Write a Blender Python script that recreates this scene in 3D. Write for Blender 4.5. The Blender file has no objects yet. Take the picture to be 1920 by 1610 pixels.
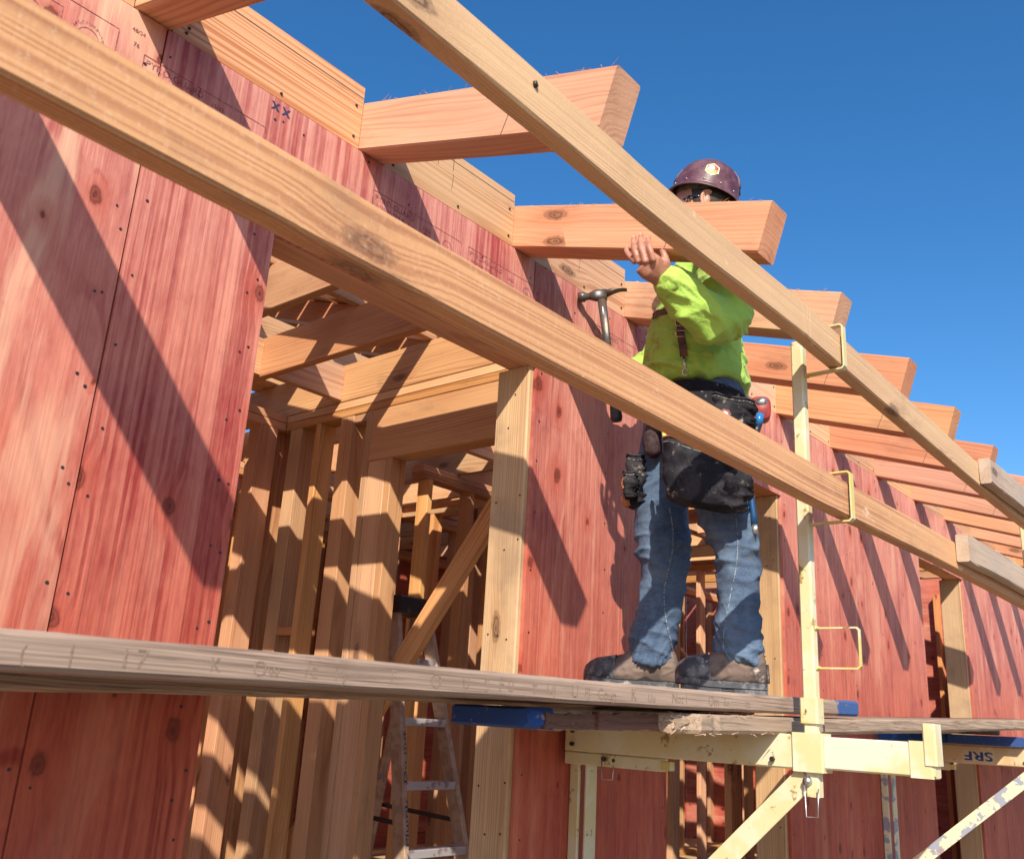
import bpy, bmesh, math, random
from mathutils import Vector, Matrix, noise
random.seed(7)
scene = bpy.context.scene
COL = scene.collection

# ------------------------------------------------------------------ camera
cam_data = bpy.data.cameras.new('camera')
cam = bpy.data.objects.new('camera', cam_data)
COL.objects.link(cam)
RIGHT = Vector((0.63991, -0.76639, 0.05616))
DOWN = Vector((0.26229, 0.14914, -0.95340))
FWD = Vector((0.72230, 0.62482, 0.29645))
m = Matrix.Identity(4)
for i in range(3):
    m[i][0], m[i][1], m[i][2] = RIGHT[i], -DOWN[i], -FWD[i]
m.translation = Vector((0, -1.6645, 0))
cam.matrix_world = m
cam_data.sensor_width = 36
cam_data.lens = 36 * 1745.72 / 1920
cam_data.clip_start = 0.05
cam_data.clip_end = 3000
cam_data.dof.use_dof = True
cam_data.dof.focus_distance = 2.7
cam_data.dof.aperture_fstop = 9.0
scene.camera = cam

# ------------------------------------------------------------------ sky and sun
SUN = Vector((-1.235, -1.0, 1.14)).normalized()
world = bpy.data.worlds.new('World')
scene.world = world
world.use_nodes = True
wn = world.node_tree.nodes
wl = world.node_tree.links
wn.clear()
sky = wn.new('ShaderNodeTexSky')
sky.sky_type = 'NISHITA'
sky.sun_disc = False
sky.sun_elevation = math.asin(SUN.z)
sky.sun_rotation = math.atan2(SUN.x, SUN.y) % (2 * math.pi)
sky.altitude = 600
sky.air_density = 1.0
sky.dust_density = 1.5
sky.ozone_density = 3.0
bg = wn.new('ShaderNodeBackground')
bg.inputs[1].default_value = 0.135
wo = wn.new('ShaderNodeOutputWorld')
hsv = wn.new('ShaderNodeHueSaturation')
hsv.inputs['Saturation'].default_value = 1.30
wl.new(sky.outputs[0], hsv.inputs['Color'])
wl.new(hsv.outputs[0], bg.inputs[0])
wl.new(bg.outputs[0], wo.inputs[0])
sun_data = bpy.data.lights.new('sun', 'SUN')
sun_data.energy = 5.0
sun_data.angle = math.radians(0.5)
sun_data.color = (1.0, 0.90, 0.75)
sun = bpy.data.objects.new('sun', sun_data)
sun.rotation_euler = (-SUN).to_track_quat('-Z', 'Y').to_euler()
sun.location = SUN * 30
COL.objects.link(sun)
scene.view_settings.view_transform = 'Standard'
scene.view_settings.look = 'None'
scene.view_settings.gamma = 1.0
scene.view_settings.exposure = 0.52
scene.view_settings.use_curve_mapping = False

# ------------------------------------------------------------------ helpers
WM = {}          # world matrix of every object, by name


def link(o, parent=None, mat=None):
    COL.objects.link(o)
    if o.type == 'MESH' and mat is not None and not o.data.materials:
        o.data.materials.append(mat)
    WM[o.name] = o.matrix_basis.copy()
    if parent is not None:
        o.parent = parent
        o.matrix_parent_inverse = WM[parent.name].inverted()
    return o


def thing(name, label, cat, loc=(0, 0, 0), group=None, rotz=0.0):
    o = bpy.data.objects.new(name, None)
    o.empty_display_size = 0.1
    o.matrix_basis = Matrix.Translation(Vector(loc)) @ Matrix.Rotation(rotz, 4, 'Z')
    link(o)
    tag(o, label, cat, group)
    return o


def tag(o, label, cat, group=None):
    o['label'] = label
    o['category'] = cat
    if group:
        o['group'] = group
    return o


def frame(a, b, up=Vector((0, 0, 1))):
    """matrix with local X from a to b, local Z nearest to up, origin at the middle"""
    a, b = Vector(a), Vector(b)
    x = (b - a).normalized()
    up = Vector(up)
    if abs(x.dot(up)) > 0.98:
        up = Vector((0, 1, 0))
    y = up.cross(x).normalized()
    z = x.cross(y)
    mm = Matrix.Identity(4)
    for i in range(3):
        mm[i][0], mm[i][1], mm[i][2] = x[i], y[i], z[i]
    mm.translation = (a + b) / 2
    return mm


MESHES = {}


def board_mesh(L, w, h, c=0.003):
    key = (round(L, 3), round(w, 4), round(h, 4), round(c, 4))
    if key in MESHES:
        return None, key
    a, b = w / 2, h / 2
    sec = [(-a + c, -b), (a - c, -b), (a, -b + c), (a, b - c), (a - c, b), (-a + c, b), (-a, b - c), (-a, -b + c)]
    vs = [(-L / 2, p, q) for p, q in sec] + [(L / 2, p, q) for p, q in sec]
    fs = [(i, i + 8, (i + 1) % 8 + 8, (i + 1) % 8) for i in range(8)]
    fs += [tuple(range(8)), tuple(range(15, 7, -1))]
    fs = [tuple(reversed(f)) for f in fs]
    me = bpy.data.meshes.new('board')
    me.from_pydata(vs, [], fs)
    me.update()
    bm_ = bmesh.new(); bm_.from_mesh(me)
    bmesh.ops.recalc_face_normals(bm_, faces=bm_.faces)
    bm_.to_mesh(me); bm_.free()
    MESHES[key] = {}
    return me, key


def board(name, a, b, w, h, mat, parent=None, up=(0, 0, 1), c=0.003):
    """straight timber from a to b (centre line); w across, h along 'up'"""
    L = (Vector(b) - Vector(a)).length
    me, key = board_mesh(L, w, h, c)
    store = MESHES[key]
    if me is not None:
        store['base'] = me
    if mat.name not in store:
        mm = store['base'] if len(store) == 1 else store['base'].copy()
        if len(store) == 1:
            mm.materials.append(mat)
        else:
            mm.materials.clear(); mm.materials.append(mat)
        store[mat.name] = mm
    o = bpy.data.objects.new(name, store[mat.name])
    o.matrix_basis = frame(a, b, up)
    return link(o, parent)


def bar(name, lo, hi, mat, parent=None, c=0.003):
    """box given by its corners; local X runs along the longest side"""
    lo, hi = Vector(lo), Vector(hi)
    d = hi - lo
    mid = (lo + hi) / 2
    k = max(range(3), key=lambda i: d[i])
    a, b = mid.copy(), mid.copy()
    a[k], b[k] = lo[k], hi[k]
    if k == 2:
        return board(name, a, b, d.x, d.y, mat, parent, (0, 1, 0), c)
    if k == 0:
        return board(name, a, b, d.y, d.z, mat, parent, (0, 0, 1), c)
    return board(name, a, b, d.x, d.z, mat, parent, (0, 0, 1), c)


def sweep_board(name, pts, w, h, mat, parent=None, c=0.004, wob=0.0, seed=0):
    """bent timber following pts (x increasing); section w in y, h in z"""
    rnd = random.Random(seed)
    o0 = Vector(pts[0])
    a, b = w / 2, h / 2
    sec = [(-a + c, -b), (a - c, -b), (a, -b + c), (a, b - c), (a - c, b), (-a + c, b), (-a, b - c), (-a, -b + c)]
    vs, fs = [], []
    for p in pts:
        for (q, r) in sec:
            vs.append((p[0] - o0.x, p[1] - o0.y + q + rnd.uniform(-wob, wob), p[2] - o0.z + r + rnd.uniform(-wob, wob)))
    n = len(pts)
    for i in range(n - 1):
        for k in range(8):
            fs.append((i * 8 + k, i * 8 + (k + 1) % 8, (i + 1) * 8 + (k + 1) % 8, (i + 1) * 8 + k))
    fs.append(tuple(range(8))); fs.append(tuple((n - 1) * 8 + k for k in range(7, -1, -1)))
    return mesh_obj(name, vs, fs, mat, parent, loc=o0)


def mesh_obj(name, vs, fs, mat, parent=None, loc=(0, 0, 0), smooth=False, mw=None):
    me = bpy.data.meshes.new(name)
    me.from_pydata([tuple(v) for v in vs], [], fs)
    bm_ = bmesh.new(); bm_.from_mesh(me)
    bmesh.ops.recalc_face_normals(bm_, faces=bm_.faces)
    bm_.to_mesh(me); bm_.free()
    if smooth:
        for p in me.polygons:
            p.use_smooth = True
    if isinstance(mat, (list, tuple)):
        for q in mat:
            me.materials.append(q)
    else:
        me.materials.append(mat)
    o = bpy.data.objects.new(name, me)
    o.matrix_basis = mw if mw is not None else Matrix.Translation(Vector(loc))
    return link(o, parent)


def curve_pts(ctrl, n):
    """Catmull-Rom through control points"""
    P = [Vector(p) for p in ctrl]
    P = [P[0] * 2 - P[1]] + P + [P[-1] * 2 - P[-2]]
    out = []
    segs = len(P) - 3
    for s in range(segs):
        p0, p1, p2, p3 = P[s:s + 4]
        for i in range(n):
            t = i / n
            out.append(0.5 * ((2 * p1) + (p2 - p0) * t + (2 * p0 - 5 * p1 + 4 * p2 - p3) * t * t + (3 * p1 - p0 - 3 * p2 + p3) * t ** 3))
    out.append(P[-2].copy())
    return out


def tube_geo(path, radii, seg=12, ref=Vector((1, 0, 0)), cap=True, square=2.0):
    """vertices and faces of a closed tube; radii = list of r or (r1, r2), r1 along ref"""
    path = [Vector(p) for p in path]
    vs, fs = [], []
    n = len(path)
    for i, p in enumerate(path):
        t = (path[min(i + 1, n - 1)] - path[max(i - 1, 0)]).normalized()
        r = radii[i] if isinstance(radii, (list, tuple)) else radii
        r1, r2 = (r if isinstance(r, (list, tuple)) else (r, r))
        e1 = (ref - t * ref.dot(t))
        if e1.length < 1e-3:
            e1 = Vector((0, 1, 0)) - t * t.y
        e1.normalize()
        e2 = t.cross(e1)
        for k in range(seg):
            an = 2 * math.pi * k / seg
            ca, sa = math.cos(an), math.sin(an)
            ca = math.copysign(abs(ca) ** (2 / square), ca)
            sa = math.copysign(abs(sa) ** (2 / square), sa)
            vs.append(p + e1 * ca * r1 + e2 * sa * r2)
    for i in range(n - 1):
        for k in range(seg):
            fs.append((i * seg + k, i * seg + (k + 1) % seg, (i + 1) * seg + (k + 1) % seg, (i + 1) * seg + k))
    if cap:
        fs.append(tuple(range(seg - 1, -1, -1)))
        fs.append(tuple((n - 1) * seg + k for k in range(seg)))
    return vs, fs


def tube(name, path, radii, mat, parent=None, seg=12, ref=Vector((1, 0, 0)), smooth=True, square=2.0, mw=None):
    vs, fs = tube_geo(path, radii, seg, ref, True, square)
    o = mesh_obj(name, vs, fs, mat, parent, smooth=smooth, mw=mw)
    return o


def join_geo(parts):
    V, F = [], []
    for vs, fs in parts:
        k = len(V)
        V += list(vs)
        F += [tuple(i + k for i in f) for f in fs]
    return V, F


def box_geo(lo, hi):
    x0, y0, z0 = lo; x1, y1, z1 = hi
    vs = [(x0, y0, z0), (x1, y0, z0), (x1, y1, z0), (x0, y1, z0), (x0, y0, z1), (x1, y0, z1), (x1, y1, z1), (x0, y1, z1)]
    fs = [(0, 3, 2, 1), (4, 5, 6, 7), (0, 1, 5, 4), (1, 2, 6, 5), (2, 3, 7, 6), (3, 0, 4, 7)]
    return vs, fs


def text_geo(body, size, extrude=0.0):
    """flat lettering as vertices and faces in the x/y plane"""
    cu = bpy.data.curves.new('lettering', 'FONT')
    cu.body = body
    cu.size = size
    cu.resolution_u = 3
    cu.extrude = extrude
    o = bpy.data.objects.new('lettering_tmp', cu)
    COL.objects.link(o)
    dg = bpy.context.evaluated_depsgraph_get()
    me = bpy.data.meshes.new_from_object(o.evaluated_get(dg))
    vs = [v.co.copy() for v in me.vertices]
    fs = [tuple(p.vertices) for p in me.polygons]
    bpy.data.objects.remove(o)
    bpy.data.curves.remove(cu)
    bpy.data.meshes.remove(me)
    return vs, fs


def remesh_obj(name, geo, voxel, mat, parent=None, smooth_it=6, mw=None, disp=None):
    """one continuous skin grown over overlapping closed tubes"""
    vs, fs = geo
    me = bpy.data.meshes.new(name)
    me.from_pydata([tuple(v) for v in vs], [], fs)
    bm_ = bmesh.new(); bm_.from_mesh(me)
    bmesh.ops.recalc_face_normals(bm_, faces=bm_.faces)
    bm_.to_mesh(me); bm_.free()
    o = bpy.data.objects.new(name + '_tmp', me)
    COL.objects.link(o)
    md = o.modifiers.new('r', 'REMESH'); md.mode = 'VOXEL'; md.voxel_size = voxel; md.use_smooth_shade = True
    if smooth_it:
        sm = o.modifiers.new('s', 'SMOOTH'); sm.factor = 0.5; sm.iterations = smooth_it
    dg = bpy.context.evaluated_depsgraph_get()
    nm = bpy.data.meshes.new_from_object(o.evaluated_get(dg))
    bpy.data.objects.remove(o)
    nm.name = name
    if disp is not None:
        no = [v.normal.copy() for v in nm.vertices]
        for v, nn in zip(nm.vertices, no):
            v.co += nn * disp(v.co, nn)
    for p in nm.polygons:
        p.use_smooth = True
    nm.materials.clear()
    nm.materials.append(mat)
    ob = bpy.data.objects.new(name, nm)
    if mw is not None:
        ob.matrix_basis = mw
    return link(ob, parent)


# ------------------------------------------------------------------ materials
def N(nt, typ, ins=None, **props):
    n = nt.nodes.new(typ)
    for k, v in props.items():
        setattr(n, k, v)
    for k, v in (ins or {}).items():
        if isinstance(v, bpy.types.NodeSocket):
            nt.links.new(v, n.inputs[k])
        else:
            n.inputs[k].default_value = v
    return n


def M(nt, op, a, b=None, c=None, clamp=False):
    n = nt.nodes.new('ShaderNodeMath')
    n.operation = op
    n.use_clamp = clamp
    for i, v in enumerate((a, b, c)):
        if v is None:
            continue
        if isinstance(v, bpy.types.NodeSocket):
            nt.links.new(v, n.inputs[i])
        else:
            n.inputs[i].default_value = v
    return n.outputs[0]


def VM(nt, op, a, b):
    n = nt.nodes.new('ShaderNodeVectorMath')
    n.operation = op
    for i, v in enumerate((a, b)):
        if isinstance(v, bpy.types.NodeSocket):
            nt.links.new(v, n.inputs[i])
        else:
            n.inputs[i].default_value = v
    return n.outputs[0]


def MIX(nt, f, a, b, mode='MIX'):
    n = nt.nodes.new('ShaderNodeMix')
    n.data_type = 'RGBA'
    n.blend_type = mode
    for s, v in ((n.inputs[0], f), (n.inputs[6], a), (n.inputs[7], b)):
        if isinstance(v, bpy.types.NodeSocket):
            nt.links.new(v, s)
        else:
            s.default_value = v if not isinstance(v, tuple) or len(v) == 4 else (*v, 1)
    return n.outputs[2]


def SS(nt, x, lo, hi, a=0.0, b=1.0):
    n = N(nt, 'ShaderNodeMapRange', {0: x, 1: lo, 2: hi, 3: a, 4: b})
    n.interpolation_type = 'SMOOTHSTEP'
    return n.outputs[0]


def new_mat(name):
    mat = bpy.data.materials.new(name)
    mat.use_nodes = True
    nt = mat.node_tree
    nt.nodes.clear()
    out = nt.nodes.new('ShaderNodeOutputMaterial')
    b = nt.nodes.new('ShaderNodeBsdfPrincipled')
    nt.links.new(b.outputs[0], out.inputs[0])
    return mat, nt, b


def NOISE(nt, vec, scale=1.0, detail=2.0, rough=0.5, dist=0.0):
    n = N(nt, 'ShaderNodeTexNoise', {'Vector': vec, 'Scale': scale, 'Detail': detail, 'Roughness': rough, 'Distortion': dist})
    return n.outputs[0]


def wood(name, light, dark, knotcol=(0.10, 0.04, 0.018), axis='X', freq=150.0, ring=0.5, fibre=0.5, var=0.3, rough=0.62,
         bump=0.35, swirl=0.05, pale=None, pink=None, knots=1.0, grime=None, crack=0.0, vmul=0.3, saw=0.0, tip=None, smudge=0.6):
    mat, nt, b = new_mat(name)
    tc = N(nt, 'ShaderNodeTexCoord').outputs['Object']
    rnd = N(nt, 'ShaderNodeObjectInfo').outputs['Random']
    sep = N(nt, 'ShaderNodeSeparateXYZ', {0: tc})
    sx, sy, sz = sep.outputs
    if axis == 'Z':
        gx, gy, gz = sz, sx, sy
    else:
        gx, gy, gz = sx, sy, sz
    r2 = M(nt, 'FRACT', M(nt, 'MULTIPLY', rnd, 13.7))
    off = N(nt, 'ShaderNodeCombineXYZ', {0: M(nt, 'MULTIPLY', rnd, 37.0), 1: M(nt, 'MULTIPLY', r2, 21.0), 2: M(nt, 'MULTIPLY', rnd, 11.0)}).outputs[0]
    g = N(nt, 'ShaderNodeCombineXYZ', {0: gx, 1: gy, 2: gz}).outputs[0]
    p = VM(nt, 'ADD', g, off)
    n1 = M(nt, 'SUBTRACT', NOISE(nt, VM(nt, 'MULTIPLY', p, (0.8, 4.0, 4.0)), 1.0, 2.5, 0.55), 0.5)
    kp = N(nt, 'ShaderNodeSeparateXYZ', {0: p})
    kv = N(nt, 'ShaderNodeTexVoronoi', {'Vector': N(nt, 'ShaderNodeCombineXYZ', {0: M(nt, 'MULTIPLY', kp.outputs[0], 2.1), 1: M(nt, 'MULTIPLY', M(nt, 'ADD', kp.outputs[1], kp.outputs[2]), 5.6), 2: 0.0}).outputs[0], 'Scale': 1.0}, voronoi_dimensions='2D')
    kd = kv.outputs['Distance']
    kcell = N(nt, 'ShaderNodeSeparateXYZ', {0: kv.outputs['Color']}).outputs[0]
    kon = M(nt, 'MULTIPLY', M(nt, 'LESS_THAN', kcell, 0.30), knots)
    wob = M(nt, 'MULTIPLY', M(nt, 'SUBTRACT', NOISE(nt, p, 60.0, 2.0), 0.5), 0.06)
    kdw = M(nt, 'ADD', kd, wob)
    kmask = M(nt, 'MULTIPLY', SS(nt, kdw, 0.12, 0.055), kon)
    khalo = M(nt, 'MULTIPLY', SS(nt, kdw, 0.34, 0.06), kon)
    py = M(nt, 'ADD', gy, M(nt, 'MULTIPLY', M(nt, 'SUBTRACT', rnd, 0.5), 0.22))
    pz = M(nt, 'ADD', gz, M(nt, 'ADD', M(nt, 'MULTIPLY', r2, 0.14), 0.05))
    rr = M(nt, 'SQRT', M(nt, 'ADD', M(nt, 'MULTIPLY', py, py), M(nt, 'MULTIPLY', pz, pz)))
    rr = M(nt, 'ADD', rr, M(nt, 'MULTIPLY', n1, swirl))
    rr = M(nt, 'ADD', rr, M(nt, 'MULTIPLY', khalo, 0.012))
    n1d = N(nt, 'ShaderNodeTexNoise', {'W': M(nt, 'ADD', M(nt, 'MULTIPLY', rr, 38.0), M(nt, 'MULTIPLY', rnd, 50.0)), 'Scale': 1.0, 'Detail': 2.0}, noise_dimensions='1D').outputs[0]
    rr = M(nt, 'ADD', rr, M(nt, 'MULTIPLY', n1d, 0.022))
    n2 = M(nt, 'SUBTRACT', NOISE(nt, VM(nt, 'MULTIPLY', p, (2.0, 40.0, 40.0)), 1.0, 2.0), 0.5)
    ph = M(nt, 'ADD', M(nt, 'MULTIPLY', rr, freq * 6.2832), M(nt, 'MULTIPLY', n2, 3.2))
    w = M(nt, 'ADD', M(nt, 'MULTIPLY', M(nt, 'SINE', ph), 0.5), 0.5)
    w = M(nt, 'POWER', w, 1.8)
    fib = NOISE(nt, VM(nt, 'MULTIPLY', p, (5.0, 190.0, 190.0)), 1.0, 3.0, 0.6)
    low = NOISE(nt, VM(nt, 'MULTIPLY', p, (1.3, 9.0, 9.0)), 1.0, 3.0, 0.55)
    ringm = SS(nt, NOISE(nt, VM(nt, 'MULTIPLY', p, (0.7, 6.0, 6.0)), 1.7, 2.0), 0.3, 0.65)
    t = M(nt, 'MULTIPLY', M(nt, 'MULTIPLY', w, ring), M(nt, 'ADD', M(nt, 'MULTIPLY', ringm, 0.8), 0.2))
    t = M(nt, 'ADD', t, M(nt, 'MULTIPLY', M(nt, 'SUBTRACT', fib, 0.5), fibre))
    t = M(nt, 'ADD', t, M(nt, 'MULTIPLY', M(nt, 'SUBTRACT', low, 0.5), var * 3))
    t = M(nt, 'ADD', t, 0.22, clamp=True)
    col = MIX(nt, t, light, dark)
    if pale is not None:
        pm = NOISE(nt, VM(nt, 'MULTIPLY', p, (1.1, 8.0, 8.0)), 1.3, 3.5, 0.6, 0.6)
        pm = SS(nt, pm, 0.56, 0.72)
        col = MIX(nt, M(nt, 'MULTIPLY', pm, 0.75), col, pale)
    if pink is not None:
        zz = M(nt, 'ADD', gx, M(nt, 'MULTIPLY', M(nt, 'SUBTRACT', low, 0.5), 0.9))
        col = MIX(nt, SS(nt, zz, pink[1], pink[2], 0.0, 0.8), col, pink[0])
    col = MIX(nt, M(nt, 'MULTIPLY', khalo, 0.35), col, dark)
    krings = M(nt, 'ADD', M(nt, 'MULTIPLY', M(nt, 'SINE', M(nt, 'MULTIPLY', kdw, 160.0)), 0.2), 0.7)
    col = MIX(nt, M(nt, 'MULTIPLY', kmask, krings), col, knotcol)
    hgt = M(nt, 'MULTIPLY', fib, 1.0)
    if saw:
        sw = NOISE(nt, VM(nt, 'MULTIPLY', p, (260.0, 25.0, 25.0)), 1.0, 2.0)
        hgt = M(nt, 'ADD', hgt, M(nt, 'MULTIPLY', sw, saw))
        sp = SS(nt, NOISE(nt, VM(nt, 'MULTIPLY', p, (160.0, 130.0, 130.0)), 1.0, 3.0, 0.7), 0.5, 0.8)
        col = MIX(nt, M(nt, 'MULTIPLY', sp, 0.4), col, (0.72, 0.50, 0.30))
        sc = SS(nt, NOISE(nt, VM(nt, 'MULTIPLY', p, (9.0, 22.0, 22.0)), 1.0, 3.0, 0.7), 0.66, 0.76)
        col = MIX(nt, M(nt, 'MULTIPLY', sc, 0.55), col, (0.78, 0.62, 0.44))
    if crack:
        cr = NOISE(nt, VM(nt, 'MULTIPLY', p, (1.4, 210.0, 210.0)), 1.0, 1.0)
        cr = SS(nt, M(nt, 'ABSOLUTE', M(nt, 'SUBTRACT', cr, 0.62)), 0.05, 0.0)
        col = MIX(nt, M(nt, 'MULTIPLY', cr, crack), col, (0.05, 0.035, 0.025))
    if grime is not None:
        gm = SS(nt, NOISE(nt, p, 3.2, 4.0, 0.65), 0.5, 0.75)
        col = MIX(nt, M(nt, 'MULTIPLY', gm, 0.55), col, grime)
    if tip is not None:      # painted end: (colour, where along X it starts, sign)
        tn = M(nt, 'MULTIPLY', M(nt, 'SUBTRACT', NOISE(nt, tc, 30.0, 3.0, 0.7), 0.5), 0.12)
        q = M(nt, 'ADD', M(nt, 'MULTIPLY', M(nt, 'SUBTRACT', sx, tip[1]), tip[2]), tn)
        wear = SS(nt, NOISE(nt, VM(nt, 'MULTIPLY', tc, (14.0, 60.0, 60.0)), 1.0, 3.0, 0.7), 0.63, 0.7, 1.0, 0.25)
        col = MIX(nt, M(nt, 'MULTIPLY', SS(nt, q, 0.0, 0.012), wear), col, tip[0])
    smu = SS(nt, NOISE(nt, VM(nt, 'MULTIPLY', p, (3.0, 7.0, 7.0)), 1.0, 5.0, 0.72), 0.54, 0.74)
    col = MIX(nt, M(nt, 'MULTIPLY', smu, smudge), col, MIX(nt, 0.5, col, (0.10, 0.07, 0.055)))
    val = M(nt, 'ADD', M(nt, 'MULTIPLY', r2, vmul), 1.0 - vmul / 2)
    hue = M(nt, 'ADD', M(nt, 'MULTIPLY', rnd, 0.016), 0.492)
    hs = N(nt, 'ShaderNodeHueSaturation', {'Hue': hue, 'Saturation': M(nt, 'ADD', M(nt, 'MULTIPLY', M(nt, 'FRACT', M(nt, 'MULTIPLY', rnd, 7.3)), 0.22), 0.86), 'Value': val, 'Color': col}).outputs[0]
    nt.links.new(hs, b.inputs['Base Color'])
    b.inputs['Roughness'].default_value = rough
    b.inputs['Specular IOR Level'].default_value = 0.3
    bp = N(nt, 'ShaderNodeBump', {'Height': hgt, 'Strength': bump, 'Distance': 0.0015})
    nt.links.new(bp.outputs[0], b.inputs['Normal'])
    return mat


def simple(name, col, rough=0.6, metal=0.0, col2=None, scale=20.0, lo=0.45, hi=0.6, bump=0.0, bscale=80.0, spec=0.5, stretch=(1, 1, 1), col3=None, scale3=6.0, lo3=0.55, hi3=0.62):
    mat, nt, b = new_mat(name)
    tc = N(nt, 'ShaderNodeTexCoord').outputs['Object']
    p = VM(nt, 'MULTIPLY', tc, stretch)
    c = N(nt, 'ShaderNodeRGB').outputs[0]
    c.default_value = (*col, 1)
    if col2 is not None:
        f = SS(nt, NOISE(nt, p, scale, 4.0, 0.65), lo, hi)
        c = MIX(nt, f, c, col2)
    if col3 is not None:
        f3 = SS(nt, NOISE(nt, VM(nt, 'ADD', p, (3.1, 7.7, 1.3)), scale3, 5.0, 0.7), lo3, hi3)
        c = MIX(nt, f3, c, col3)
    nt.links.new(c, b.inputs['Base Color'])
    b.inputs['Roughness'].default_value = rough
    b.inputs['Metallic'].default_value = metal
    b.inputs['Specular IOR Level'].default_value = spec
    if bump:
        h = NOISE(nt, p, bscale, 4.0, 0.6)
        bp = N(nt, 'ShaderNodeBump', {'Height': h, 'Strength': bump, 'Distance': 0.003})
        nt.links.new(bp.outputs[0], b.inputs['Normal'])
    return mat


FIR = wood('fir_framing', (0.63, 0.35, 0.165), (0.35, 0.13, 0.048), ring=0.55, vmul=0.5, freq=120)
FIR_OLD = wood('fir_weathered_post', (0.57, 0.39, 0.235), (0.33, 0.175, 0.09), ring=0.5, grime=(0.22, 0.145, 0.10), freq=110, swirl=0.03)
RAFTER = wood('rafter_timber', (0.61, 0.305, 0.165), (0.37, 0.125, 0.05), ring=0.5, swirl=0.11, var=0.36, freq=80, vmul=0.24)
BLOCK = wood('blocking_timber', (0.65, 0.40, 0.225), (0.42, 0.18, 0.078), ring=0.85, freq=85, swirl=0.03, var=0.15)
RAIL = wood('rail_timber', (0.66, 0.36, 0.125), (0.36, 0.145, 0.042), ring=0.62, freq=150, swirl=0.022, saw=0.35, bump=0.5, var=0.2, knots=0.8, vmul=0.1)
RAIL_UP = wood('upper_rail_timber', (0.65, 0.385, 0.18), (0.37, 0.165, 0.065), ring=0.5, freq=150, swirl=0.04, saw=0.35, bump=0.5, var=0.24, knots=1.0, vmul=0.1)
RAIL_GREY = wood('grey_rail_timber', (0.50, 0.39, 0.29), (0.30, 0.20, 0.13), ring=0.4, grime=(0.30, 0.28, 0.27), crack=0.35, vmul=0.1)
PLANK_ARGS = dict(light=(0.40, 0.29, 0.215), dark=(0.14, 0.09, 0.062), ring=0.45, freq=210, swirl=0.008, crack=0.55, fibre=1.3, bump=0.7, rough=0.8, vmul=0.1, knots=0.25, var=0.14)


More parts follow.
